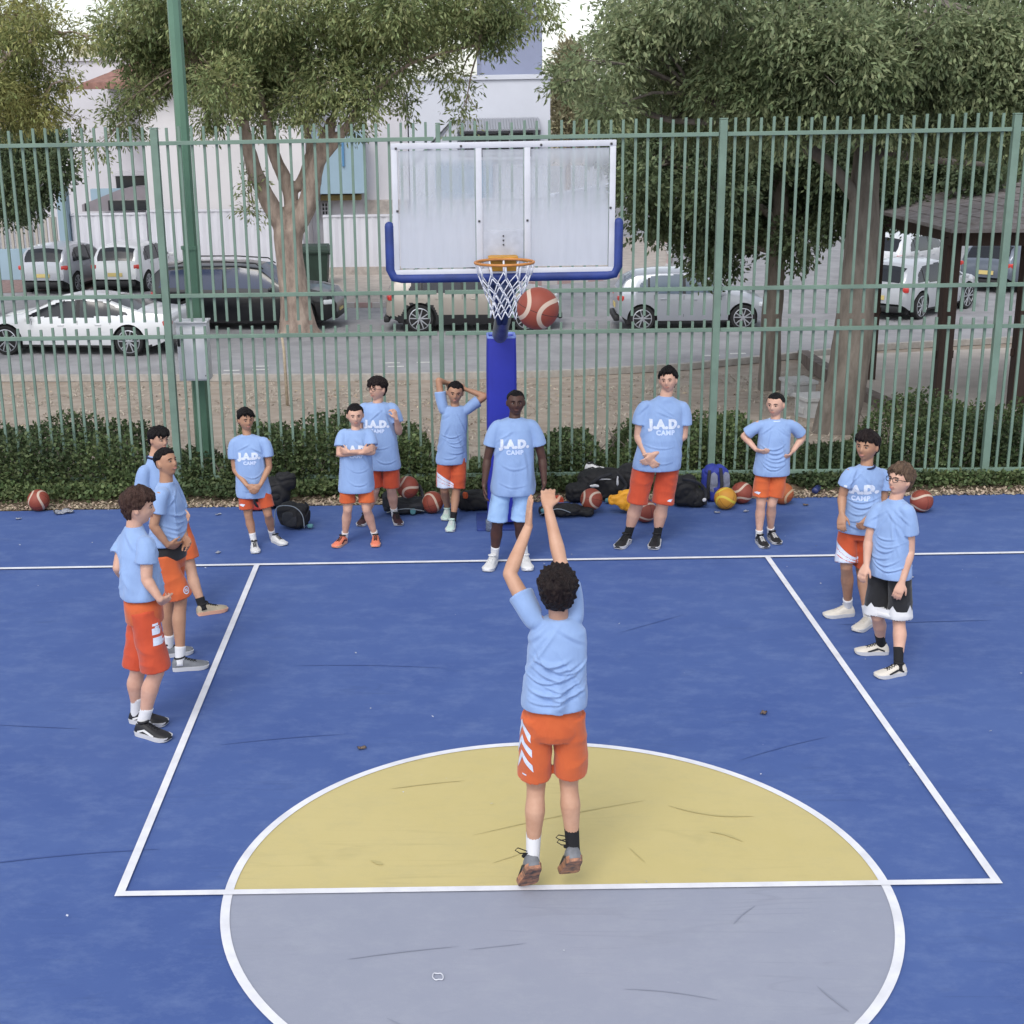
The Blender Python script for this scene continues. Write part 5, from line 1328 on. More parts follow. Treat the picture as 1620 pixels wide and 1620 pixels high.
# boundary walls
def ribbed(label, x0, x1, y0, y1, z0, z1, m, base=None):
    r = empty('boundary_wall'); tag(r, label, 'wall')
    A, C_ = Vector((x0, y0, z0)), Vector((x1, y1, z0)); L_ = (C_-A).length; d = (C_-A).normalized(); s = Vector((-d.y, d.x, 0))
    bm = B(); n = int(L_/.12); outl = []
    for i in range(n+1): outl.append(A + d*(L_*i/n) - s*(.03 if i % 2 else 0))
    a = [bm.verts.new(p) for p in outl]; b_ = [bm.verts.new(p+Vector((0, 0, z1-z0))) for p in outl]
    c1 = [bm.verts.new(p+s*.1+Vector((0, 0, z1-z0))) for p in (A, C_)]
    for i in range(n): bm.faces.new((a[i], a[i+1], b_[i+1], b_[i]))
    prism(bm, [A+s*.02, C_+s*.02, C_+s*.12, A+s*.12], (0, 0, z1-z0-.01))
    obj('ribbed_sheet', bm, m, r, smooth=False)
    bm = B(); prism(bm, [A-s*.05+Vector((0, 0, z1-z0)), C_-s*.05+Vector((0, 0, z1-z0)), C_+s*.15+Vector((0, 0, z1-z0)), A+s*.15+Vector((0, 0, z1-z0))], (0, 0, .06)); obj('coping', bm, m, r, smooth=False)
    if base:
        bm = B(); prism(bm, [A-s*.09, C_-s*.09, C_+s*.14, A+s*.14], (0, 0, base)); obj('stone_base', bm, m_stone, r, smooth=False)
m_rib = mat('white_ribbed_metal', '#cbcbd3', .6, var=.05, vscale=1)
ribbed('white ribbed wall behind the two parked hatchbacks', -12.9, -10.45, 39.6, 39.6, ZG, .92, m_rib)
ribbed('white ribbed wall section behind the black car', -10.4, -5.3, 39.55, 39.0, ZG, 1.0, m_rib)
ribbed('white ribbed wall with stone base between the tree and the backboard', -4.6, -1.2, 38.7, 38.6, ZG, .80, m_rib, .32)
ribbed('low white wall behind the backboard, beside the road bend', -1.1, 2.9, 38.6, 40.4, ZG, 1.2, m_wallc, .25)
ribbed('white garden wall receding right of the tall house', 2.9, 5.6, 40.4, 46.5, ZG, 1.25, m_wallc)
w2 = empty('garden_wall'); tag(w2, 'pale blue garden wall with fence at the left edge', 'wall')
part('blue_pillar', m_blue_w, w2, [(-13.25, -12.95, 39.3, 39.8, ZG, 1.9), (-12.95, -11.9, 42.6, 42.9, .9, 1.6)])
part('low_wall', m_blue_w, w2, [(-20, -13.25, 39.4, 39.6, ZG, -.1)])
part('fence_top', mat('beige_slats', '#a9a49c', .8), w2, [(-20+i*.16, -19.92+i*.16, 39.45, 39.52, -.1, .9) for i in range(42)], 0)
# waste bin
bn = empty('waste_container', (-4.75, 36.4, -1.05)); tag(bn, 'dark green waste container by the white ribbed wall', 'container')
m_bin = mat('dark_green_plastic', '#24382e', .6, var=.15, vscale=4)
bm = B(); prism(bm, [(-.42, -.35, .12), (-.5, -.42, 1.05), (.5, -.42, 1.05), (.42, -.35, .12)], (0, .8, 0)); box(bm, (0, -.02, 1.02), (1.08, .92, .09), .02)
for s_ in (-1, 1): box(bm, (s_*.52, -.1, .95), (.06, .3, .05), .01)
obj('bin_body', bm, m_bin, bn, smooth=False)
bm = B(); prism(bm, [(-.52, -.44, 1.07), (-.46, -.3, 1.19), (.46, -.3, 1.19), (.52, -.44, 1.07)], (0, .84, 0)); obj('lid', bm, m_bin, bn, smooth=False)
for x in (-.38, .38):
    for y in (-.3, .3):
        bm = B(); box(bm, (x, y, .07), (.05, .13, .13), .03); obj('wheel', bm, m_tyre, bn)

# ================================================================== wooden shelter
m_wood = mat('dark_brown_timber', '#3a2b25', .8, var=.3, vscale=3, stretch=(4, 4, .6), bump=.4, bscale=20)
m_shing = mat('weathered_shingles', '#858080', .95, col2='#6a625f', vscale=6, bump=1.0, bscale=16)
sl = empty('wooden_shelter', (7.0, 14.0, 0)); tag(sl, 'dark brown wooden shelter with weathered low roof on the right', 'shelter')
INVS = Matrix.Translation((-7, -14, 0))
def sob(name, bm, m, **k):
    o = obj(name, bm, m, sl, smooth=False, **k); o.matrix_parent_inverse = INVS; return o
pp = [(7.18, 18.67), (6.86, 14.04), (8.02, 14.0), (8.05, 18.9), (11.5, 13.9), (11.6, 18.9)]
pp = [(7.18, 18.67), (6.86, 14.04), (8.05, 14.12), (11.8, 18.9), (12.4, 14.3)]
for x, y in pp:
    z0 = terr(y)-.1; bm = B(); zt_ = 2.13 if y > 16 else 2.18
    wd_ = .16 if y > 16 else .21
    box(bm, (x, y, (z0+zt_)/2), (wd_, wd_, zt_-z0), .01); sob('post', bm, m_wood)
def beam(a, b_, w_=.14, h_=.24):
    a, b_ = Vector(a), Vector(b_); d = (b_-a).normalized(); s = Vector((-d.y, d.x, 0)).normalized()*w_/2; u = Vector((0, 0, h_/2)); bm = B()
    prism(bm, [a-s-u, a+s-u, a+s+u, a-s+u], b_-a); sob('beam', bm, m_wood)
beam((7.0, 19.2, 2.16), (6.9, 13.6, 2.24)); beam((6.7, 13.72, 2.22), (13.2, 13.4, 2.16)); beam((7.0, 18.9, 2.2), (13.0, 18.9, 2.2), .12, .2); beam((13, 13.3, 2.2), (12.8, 19.2, 2.2))
bm = B()
C0, C1, C2_, C3 = Vector((6.5, 13.1, 2.37)), Vector((13.6, 12.9, 2.33)), Vector((13.6, 19.4, 2.37)), Vector((6.7, 19.4, 2.34)); ap = Vector((10, 16.2, 3.05))
for a, b_ in ((C0, C1), (C1, C2_), (C2_, C3), (C3, C0)):
    n = 12
    for i in range(n):
        t0, t1 = i/n, (i+1.06)/n; lift = Vector((0, 0, .010))
        p = [a.lerp(ap, t0), b_.lerp(ap, t0), b_.lerp(ap, min(1, t1)), a.lerp(ap, min(1, t1))]
        f = [p[0]+lift*1.4, p[1]+lift*1.4, p[2]+lift*.2, p[3]+lift*.2]
        if (f[2]-f[3]).length < .05: f = f[:3]
        fb = [q_-Vector((0, 0, .05)) for q_ in f]
        va = [bm.verts.new(q_) for q_ in f]; vb = [bm.verts.new(q_) for q_ in fb]
        bm.faces.new(va); bm.faces.new(vb[::-1])
        for j in range(len(va)): bm.faces.new((va[j], vb[j], vb[(j+1) % len(va)], va[(j+1) % len(va)]))
sob('roof', bm, m_shing)
for x, y in pp[:3]:
    bm = B(); zt_ = 2.05; box(bm, (x, y, .45), (.30 if y < 16 else .24, .03, .12), .005); sob('bracket', bm, m_wood)
# white blocks by the big trunk
m_blk = mat('white_block_paint', '#b3b3b3', .8, var=.12, vscale=5)
for (x, y, lb, sz) in ((5.42, 16.9, 'white painted concrete block, the farther of two by the big trunk', (.42, .5, .30)), (4.90, 13.85, 'white painted concrete block, the nearer of two by the big trunk', (.42, .42, .34))):
    bm = B(); box(bm, (0, 0, sz[2]/2), sz, .015); box(bm, (0, 0, sz[2]-.02), (sz[0]+.06, sz[1]+.06, .06), .01); box(bm, (-sz[0]/2-.01, 0, sz[2]*.4), (.03, sz[1]*.6, sz[2]*.3), .01)
    o = obj('concrete_block', bm, m_blk, smooth=False); o.location = (x, y, terr(y)-.02); o.rotation_euler = (0, 0, .2); tag(o, lb, 'block', 'white concrete blocks')
# thin pale stake on the bank
bm = B(); tube(bm, [(-3.36, 16.56, terr(16.56)-.1), (-3.37, 16.55, .25), (-3.40, 16.54, .55)], [.028, .024, .02], 8)
o = obj('pale_stake', bm, mat('pale_bark', '#b5a893', .9, var=.2, vscale=20)); tag(o, 'thin pale stake standing on the dry bank before the left tree', 'stake')
# ================================================================== trees and hedge
def leaf_mat(name, c, c2, isl=.35, tr=.25): return mat(name, c, .6, col2=c2, vscale=.9, island=isl, transl=tr, spec=.3, detail=3)
m_bark = mat('pale_brown_bark', '#a59589', .95, col2='#7a6b62', vscale=6, stretch=(1, 1, .35), bump=1.0, bscale=24)
m_bark2 = mat('grey_bark', '#7d756d', .95, col2='#5f5851', vscale=7, stretch=(1, 1, .3), bump=1.0, bscale=30)
def leaves(name, clumps, per, size, m, seed, parent, droop=.3, asp=.35, frond=0):
    """clumps: (x, y, z, radius, weight). Sprays of small leaves fanning out from many twigs inside each clump"""
    r = np.random.default_rng(seed); out = []
    for cx, cy, cz, cr, wt in clumps:
        nt_ = int(per*wt)
        # twig tips: denser toward the clump's surface, lumpy
        u = r.normal(size=(nt_, 3)); u /= np.linalg.norm(u, axis=1)[:, None]
        rr = cr*(r.uniform(0, 1, nt_)**.45)*(1+.28*np.sin(u[:, 0]*5+cx*3)*np.cos(u[:, 2]*4+cy))
        tip = np.array([cx, cy, cz]) + u*rr[:, None]*np.array([1, 1, .82])
        lf = 9
        dirn = u + r.normal(0, .55, (nt_, 3)); dirn[:, 2] -= droop; dirn /= np.linalg.norm(dirn, axis=1)[:, None]
        for j in range(lf):
            s = size*r.uniform(.6, 1.35, nt_)[:, None]
            base = tip + dirn*(j/lf)*size*3.2 + r.normal(0, size*.35, (nt_, 3))
            ld = dirn + r.normal(0, .6, (nt_, 3)); ld[:, 2] -= droop*.6; ld /= np.linalg.norm(ld, axis=1)[:, None]
            sd = np.cross(ld, r.normal(0, 1, (nt_, 3))*.6+np.array([0, 0, 1])); sd /= (np.linalg.norm(sd, axis=1)[:, None]+1e-6)
            out.append(np.stack([base, base+ld*s*.5+sd*s*asp*.5, base+ld*s, base+ld*s*.5-sd*s*asp*.5], 1))
    return quads_mesh(name, np.concatenate(out), m, parent)
def tree(label, base, trunk, limbs, clumps, per, lsize, lm, bm_, seed, cat='tree', droop=.3, asp=.35, group=None):
    t = empty('tree', base); tag(t, label, cat, group); inv = Matrix.Translation(-Vector(base))
    bm = B()
    for pts, rr in trunk: tube(bm, pts, rr, 16, True, sub=4)
    me = remesh(bm, .035 if base[1] < 20 else .045, 2)
    V = coords(me); Nn = normals(me)
    for i in range(len(V)): V[i] += Nn[i]*(.018*noise.noise(Vector((V[i][0]*6, V[i][1]*6, V[i][2]*1.8))) + .008*noise.noise(Vector((V[i][0]*22, V[i][1]*22, V[i][2]*7))))
    set_coords(me, V)
    o = obj('trunk', me, bm_, t); o.matrix_parent_inverse = inv
    rg = random.Random(seed); bm = B()
    for pts, rr in limbs: tube(bm, pts, rr, 8, True, sub=3)
    starts = [p for pts, _ in limbs for p in pts[1:]] or [trunk[0][0][-1]]
    for cx, cy, cz, cr, wt in clumps:
        c = Vector((cx, cy, cz)); s = min(starts, key=lambda p: (Vector(p)-c).length); s = Vector(s)
        mid = s.lerp(c, .5)+Vector((rg.uniform(-.2, .2), rg.uniform(-.2, .2), .12))
        tube(bm, [s, mid, c], [.032, .02, .007], 6, True, sub=2)
        for q_ in range(5):
            e_ = c+Vector((rg.gauss(0, 1), rg.gauss(0, 1), rg.gauss(0, .8)))*cr*.55; tube(bm, [mid.lerp(c, .5), e_], [.008, .003], 5)
    o = obj('limbs', bm, bm_, t); o.matrix_parent_inverse = inv
    o = leaves('crown', clumps, per, lsize, lm, seed, t, droop, asp); o.matrix_parent_inverse = inv
    return t
ml_a = leaf_mat('olive_green_leaves', '#a3ac7b', '#75835a', .5, .45)
ml_y = leaf_mat('yellow_green_leaves', '#a0a066', '#748053', .4, .4)
ml_c = leaf_mat('grey_green_leaves', '#97a27c', '#6b7956', .42, .45)
ml_d = leaf_mat('dark_green_leaves', '#6d7c5b', '#4b5941', .42, .35)

# tree A by the road, left of the backboard.  scale there: 1 px = .0155 m
def A(px, py, Y): # helper positions measured off the photograph, turned into metres
    x = (px-708)/2207.2; y_ = (813.5-py)/2207.2
    v = CF + CR*x + CU*y_; t = (Y+6.80172)/v.y; return (-.53624+v.x*t, Y, 4.17252+v.z*t)
r5 = random.Random(5)
b0 = (-4.31, 27.1, -1.12)
trk = [([(-4.26, 27.1, -1.2), (-4.28, 27.1, -.95), A(466, 470, 27.1), A(457, 400, 27.1), A(456, 362, 27.1)], [.62, .46, .36, .33, .36]),
       ([A(456, 368, 27.1), A(425, 320, 27), A(398, 255, 26.9), A(385, 190, 26.7)], [.26, .21, .17, .12]),
       ([A(458, 366, 27.1), A(460, 310, 27.3), A(432, 240, 27.4), A(420, 180, 27.5)], [.23, .18, .14, .10]),
       ([A(460, 366, 27.1), A(487, 320, 27.0), A(500, 260, 26.8), A(525, 190, 26.6)], [.29, .24, .19, .13]),
       ([A(470, 300, 27.3), A(490, 240, 27.6), A(478, 180, 27.8)], [.13, .10, .07]),
       ([A(500, 262, 26.8), A(545, 205, 26.5), A(575, 160, 26.3)], [.14, .11, .08])]
lmb = [([A(385, 192, 26.7), A(350, 140, 27.0), A(310, 95, 27.3)], [.07, .045, .02]), ([A(420, 182, 27.5), A(400, 90, 28), A(380, 20, 28.2)], [.07, .05, .03]),
       ([A(525, 192, 26.6), A(560, 100, 26.8), A(620, 40, 26.9)], [.09, .06, .03]), ([A(575, 162, 26.3), A(650, 100, 26), A(760, 70, 26)], [.06, .04, .025]), ([A(478, 182, 27.8), A(470, 80, 28.2), A(480, 0, 28.5)], [.05, .04, .03])]
cl = []
for px, py, r_, wt in ((220, 150, 26, .35), (215, 60, 55, 1.0), (265, 30, 50, .9), (245, 115, 40, .8), (300, 90, 60, 1.2), (330, 40, 60, 1.2), (350, 140, 45, .9), (390, 60, 62, 1.2), (400, 130, 50, 1.0), (445, 40, 62, 1.2), (455, 120, 58, 1.1), (480, 165, 30, .5), (510, 60, 62, 1.2), (530, 130, 48, .9), (560, 40, 62, 1.2), (580, 100, 48, .9), (575, 160, 28, .4), (620, 30, 55, 1.0), (625, 100, 42, .5), (655, 50, 50, .8), (690, 25, 48, .8), (725, 40, 40, .6), (760, 20, 42, .7), (800, 18, 38, .6), (845, 8, 30, .4), (780, 55, 25, .3), (330, 185, 22, .25), (200, 200, 20, .2), (185, 175, 18, .15), (150, 235, 14, .08), (412, 178, 30, .4), (640, 160, 20, .14), (560, 195, 14, .1), (725, 130, 22, .12), (735, 180, 18, .08), (700, 100, 26, .2), (395, 290, 12, .07), (400, 330, 12, .07), (180, 40, 40, .5), (270, 70, 50, .8), (440, 90, 55, .8), (540, 5, 55, .9), (300, 0, 60, 1), (420, 0, 60, 1), (640, -10, 60, 1), (760, -20, 50, .8), (230, -10, 50, .8)):
    Y = 27+r5.uniform(-2.2, 1.8)*(r_/60); p = A(px, py, Y); cl.append((*p, r_*.0152, wt))
tree('broad olive green tree with forked pale trunk left of the backboard', b0, trk, lmb, cl, 350, .135, ml_a, m_bark, 21, droop=.45, asp=.32)

# left edge: yellowing tree and a dark one below it
cl = []
for px, py, r_, wt in ((10, 20, 40, .8), (45, 50, 34, .6), (20, 90, 36, .5), (80, 45, 26, .25), (110, 60, 22, .18), (60, 95, 20, .15), (30, 140, 40, .9), (60, 170, 34, .8), (10, 170, 40, .9), (85, 120, 22, .2), (115, 125, 14, .08), (-30, 60, 60, 1), (-30, 140, 55, 1), (50, 10, 30, .4), (120, 190, 12, .06), (140, 60, 16, .1), (30, 70, 24, .3)):
    Y = 23.5+r5.uniform(-1, 1); p = A(px, py, Y); cl.append((*p, r_*.0138, wt))
b0 = A(-50, 560, 23.6)
tree('yellowing feathery tree at the top left edge', (b0[0], 23.6, -1.1), [([(b0[0], 23.6, -1.2), A(-45, 400, 23.6), A(-40, 200, 23.5), A(-35, 100, 23.4)], [.2, .16, .12, .08])], [([A(-40, 150, 23.5), A(10, 90, 23.4), A(60, 60, 23.4)], [.07, .05, .03]), ([A(-40, 180, 23.5), A(20, 160, 23.4), A(70, 160, 23.4)], [.06, .045, .03])], cl, 330, .115, ml_y, m_bark, 22, droop=.5, asp=.3)
cl = []
for px, py, r_, wt in ((20, 240, 42, 1.1), (60, 230, 34, .9), (90, 265, 26, .6), (25, 290, 40, 1.0), (60, 290, 34, .8), (-10, 260, 50, 1), (15, 330, 24, .4), (45, 325, 20, .3), (-30, 310, 40, .8), (85, 225, 20, .4)):
    Y = 31+r5.uniform(-1, 1); p = A(px, py, Y); cl.append((*p, r_*.0165, wt))
b0 = A(-20, 470, 31)
tree('round dark green tree below the yellowing one at the left edge', (b0[0], 31, -1.1), [([(b0[0], 31, -1.2), A(-15, 380, 31), A(0, 280, 31)], [.16, .13, .08])], [], cl, 330, .12, ml_d, m_bark2, 23, droop=.35, asp=.5)

# big tree on the right: thick trunk near the fence
trk = [([(4.72, 11.95, -.45), (4.73, 11.95, -.05), A(1340, 600, 12.0), A(1352, 500, 12.05), A(1362, 400, 12.1), A(1368, 300, 12.1), A(1372, 190, 12.3), A(1376, 90, 12.6)], [.36, .30, .275, .25, .225, .19, .13, .05])]
lmb = [([A(1368, 330, 12.1), A(1300, 250, 12.0), A(1200, 190, 11.9), A(1100, 150, 12)], [.10, .08, .06, .04]), ([A(1370, 260, 12.1), A(1450, 190, 12.3), A(1540, 130, 12.6)], [.09, .07, .05]),
       ([A(1372, 200, 12.2), A(1330, 100, 12.4), A(1280, 20, 12.5)], [.08, .06, .04]), ([A(1374, 150, 12.2), A(1430, 60, 12), A(1480, 0, 11.9)], [.07, .05, .03]), ([A(1200, 190, 11.9), A(1060, 190, 12.5), A(960, 150, 13)], [.05, .04, .03]), ([A(1371, 230, 12.2), A(1320, 170, 11.2), A(1250, 120, 10.8)], [.07, .05, .03]), ([A(1371, 230, 12.2), A(1450, 250, 12.8), A(1560, 260, 13)], [.06, .05, .03])]
cl = []
def fill(cl, pts, Yr, sc):
    for px, py, r_, wt in pts:
        Y = r5.uniform(*Yr); p = A(px, py, Y); cl.append((*p, r_*sc*(Y+6.8)/19, wt))
fill(cl, [(1010, 40, 50, .7), (1060, 20, 55, .9), (1120, 50, 60, 1), (1180, 20, 60, 1), (1240, 50, 60, 1), (1300, 20, 60, 1), (1350, 60, 60, 1), (1420, 30, 60, 1), (1480, 60, 60, 1), (1540, 30, 60, 1), (1600, 60, 60, 1),
          (980, 100, 36, .45), (1030, 110, 50, .8), (1090, 120, 58, 1), (1150, 120, 60, 1), (1220, 130, 60, 1), (1290, 130, 55, 1), (1340, 150, 45, .8), (1420, 120, 60, 1), (1490, 140, 60, 1), (1560, 120, 60, 1), (1620, 150, 60, 1),
          (900, 110, 24, .22), (930, 140, 26, .28), (960, 175, 30, .4), (925, 95, 20, .12), (1000, 160, 40, .6), (890, 130, 14, .08),
          (1010, 60, 30, .5), (1240, 180, 50, .9), (1180, 180, 50, .9), (1100, 180, 50, .9), (1450, 190, 50, .9), (1530, 190, 50, .9), (1600, 200, 50, .9), (960, 60, 26, .3), (1650, 100, 60, 1), (1650, 20, 60, 1), (1000, 0, 40, .5), (1120, -20, 60, 1), (1260, -30, 60, 1), (1400, -30, 60, 1), (1540, -30, 60, 1)], (10.4, 13.5), .0088)
fill(cl, [(1370, 60, 50, .9), (1375, 110, 48, .9), (1365, 150, 40, .7), (1330, 60, 45, .8), (1420, 80, 45, .8), (1300, 110, 40, .7), (1250, 90, 40, .7), (1180, 90, 40, .6), (1450, 130, 40, .7), (1350, 170, 34, .5), (1390, 180, 34, .5), (1280, 160, 36, .6), (1200, 150, 40, .6), (1500, 90, 45, .7), (1560, 60, 45, .7)], (10.2, 11.3), .0088)
tree('large grey green tree with thick trunk close behind the fence on the right', (4.72, 11.95, terr(11.95)), trk, lmb, cl, 330, .088, ml_c, m_bark2, 31, droop=.5, asp=.36)
# leaves in front of the trunk and limbs with the lower dark crown
trk = [([(5.2, 17.9, -.95), A(1217, 600, 17.9), A(1221, 500, 17.9), A(1228, 400, 17.9), A(1235, 300, 17.9), A(1240, 200, 17.8)], [.24, .20, .18, .17, .14, .09])]
lmb = [([A(1230, 350, 17.9), A(1150, 290, 17.7), A(1060, 260, 17.5)], [.08, .06, .04]), ([A(1235, 300, 17.9), A(1300, 230, 18), A(1360, 180, 18.2)], [.08, .06, .04]), ([A(1232, 340, 17.9), A(1290, 330, 18.4), A(1450, 290, 19)], [.07, .05, .03]), ([A(1228, 400, 17.9), A(1120, 370, 18), A(1040, 330, 18)], [.05, .04, .03])]
cl = []
fill(cl, [(1000, 230, 36, .8), (1010, 290, 34, .8), (1030, 340, 30, .6), (1060, 220, 45, 1.1), (1070, 290, 45, 1.1), (1080, 350, 36, .8), (1110, 400, 28, .5), (1120, 230, 48, 1.2), (1130, 300, 48, 1.2), (1140, 360, 38, .9), (1150, 410, 20, .25), (1130, 425, 14, .12), (1190, 240, 48, 1.2), (1200, 310, 48, 1.2), (1210, 360, 38, .9), (1180, 340, 36, .8), (1250, 250, 48, 1.2), (1260, 320, 44, 1.1), (1260, 375, 28, .5), (1262, 405, 12, .12), (1310, 240, 48, 1.2), (1320, 310, 42, 1.0), (1310, 350, 24, .4), (1400, 240, 48, 1.1), (1410, 300, 36, .8), (1470, 250, 44, 1), (1480, 300, 34, .7), (1540, 240, 44, 1), (1545, 280, 34, .7), (1600, 250, 40, .9), (1590, 290, 22, .3), (1430, 330, 14, .15), (1500, 325, 12, .12), (1240, 200, 48, 1), (1100, 170, 45, .9), (1370, 190, 45, .9), (1500, 190, 45, .9), (1020, 180, 34, .6), (990, 200, 28, .5), (1350, 330, 18, .25), (1370, 270, 40, .9), (1400, 325, 26, .45), (1440, 325, 24, .4), (1490, 312, 26, .4), (1530, 318, 20, .3)], (16.4, 19.2), .0094)
tree('dark leaved tree with slim leaning trunk between the silver hatchback and the shelter', (5.2, 17.9, terr(17.9)), trk, lmb, cl, 300, .10, ml_d, m_bark2, 32, droop=.4, asp=.5)
# pale cypress far behind
cl = []
for i in range(9): cl.append((*A(898+r5.uniform(-10, 10), 225-i*17, 60), (.85 if i < 5 else .85-(i-4)*.16), .8))
b0 = A(898, 260, 60)
tree('pale dusty cypress far behind, right of the tall white house', (b0[0], 60, -1.1), [([(b0[0], 60, -1.2), A(898, 150, 60)], [.2, .08])], [], cl, 160, .22, leaf_mat('dusty_cypress_leaves', '#a09a7c', '#8b8468', .2, .3), m_bark, 41, droop=-.4, asp=.4)
# distant planting: trees at the end of the road
for i, (x, y, r_, hgt, lb) in enumerate(((16, 62, 4.5, 7, 'rounded dark tree at the end of the road behind the slim trunk'), (26, 66, 5, 8, 'wide dark tree at the end of the road above the shelter'), (37, 60, 5, 8, 'rightmost distant dark tree beyond the car park'), (8.5, 70, 2.6, 4.5, 'small distant tree right of the cypress'))):
    cl = [(x+r5.uniform(-r_, r_)*.7, y+r5.uniform(-r_, r_)*.4, -1.1+hgt*.3+r5.uniform(0, .7)*hgt, r_*.42, .8) for _ in range(14)]
    tree(lb, (x, y, -1.1), [([(x, y, -1.2), (x, y, hgt*.5)], [.25, .12])], [], cl, 220, .26, ml_d, m_bark2, 50+i, asp=.6, group='distant trees')

# hedge behind the fence: separate bushes
def bush(label, x0, x1, y0, y1, h, seed, dens=1.0):
    t = empty('hedge_bush', ((x0+x1)/2, (y0+y1)/2, 0)); tag(t, label, 'hedge', 'hedge behind the fence'); inv = Matrix.Translation((-(x0+x1)/2, -(y0+y1)/2, 0))
    r = np.random.default_rng(seed); n = int(9000*(x1-x0)*dens)
    x = r.uniform(x0, x1, n); y = r.uniform(y0, y1, n)
    ex = np.minimum(1, np.minimum(x-x0, x1-x)/.28)**.6; ey = np.minimum(1, np.minimum(y-y0, y1-y)/.25)**.5
    hh = np.array([h*(.80+.34*noise.noise(Vector((a*1.3, b_*1.6, seed)))+.12*noise.noise(Vector((a*4, b_*4, seed)))) for a, b_ in zip(x, y)])*ex*(.45+.55*ey)
    z = hh*(1-np.abs(r.normal(0, .28, n))).clip(.02, 1.04)
    low = r.uniform(0, 1, n) < .35; z[low] = hh[low]*r.uniform(.05, .9, low.sum())
    fr = r.uniform(0, 1, n) < .30; y[fr] = y0 + np.abs(r.normal(0, .09, fr.sum())); z[fr] = (hh[fr]+.04)*r.uniform(.03, 1, fr.sum()); lo_ = r.uniform(0, 1, n) < .16; y[lo_] = y0 - .05 - np.abs(r.normal(0, .13, lo_.sum())); z[lo_] = r.uniform(.01, .16, lo_.sum())
    c = np.stack([x, y, z], 1)
    ld = r.normal(0, 1, (n, 3)); ld[:, 2] = np.abs(ld[:, 2])*.8; ld[:, 1] -= .3; ld /= np.linalg.norm(ld, axis=1)[:, None]
    sd = np.cross(ld, r.normal(0, 1, (n, 3))); sd /= np.linalg.norm(sd, axis=1)[:, None]
    s = .048*r.uniform(.6, 1.4, n)[:, None]
    o = quads_mesh('foliage', np.stack([c, c+ld*s*.5+sd*s*.32, c+ld*s, c+ld*s*.5-sd*s*.32], 1), ml_h, t); o.matrix_parent_inverse = inv
    bm = B(); rg = random.Random(seed)
    for i in range(max(12, int((x1-x0)*26))):
        a = rg.uniform(x0+.1, x1-.1); b_ = rg.uniform(y0+.1, y1-.1); tube(bm, [(a, b_, -.03), (a+rg.uniform(-.1, .1), b_+rg.uniform(-.1, .1), h*.35), (a+rg.uniform(-.25, .25), b_+rg.uniform(-.15, .15), h*.7)], [.012, .009, .004], 5)
    o = obj('stems', bm, m_bark2, t); o.matrix_parent_inverse = inv
ml_h = leaf_mat('hedge_leaves', '#68794f', '#404f36', .45, .28)
for a in (('long bushy hedge section at the left edge, behind the first ball', -8.6, -3.95, 8.42, 9.8, .80, 61, 1.0), ('low hedge bush around the foot of the lamp post', -3.95, -3.15, 8.45, 9.5, .42, 62, .8), ('hedge section behind the small boy with clasped hands', -3.2, -1.35, 8.42, 9.75, .80, 63, 1.1), ('hedge section behind the boy with arms crossed', -1.5, -.72, 8.42, 9.7, .72, 64, 1.1),
          ('low hedge bush left of the blue padded post', -.50, -.02, 8.42, 9.1, .38, 65, .7), ('low hedge bush right of the blue padded post', .30, 1.30, 8.42, 9.5, .60, 66, 1.0), ('hedge bush behind the big boy in red shorts', 1.28, 3.15, 8.42, 9.7, .72, 67, 1.1), ('hedge bush in front of the big right trunk', 3.3, 4.6, 8.42, 9.3, .42, 68, .8), ('long bushy hedge section at the right edge', 4.3, 9.2, 8.42, 10.0, .82, 69, 1.0)): bush(*a)
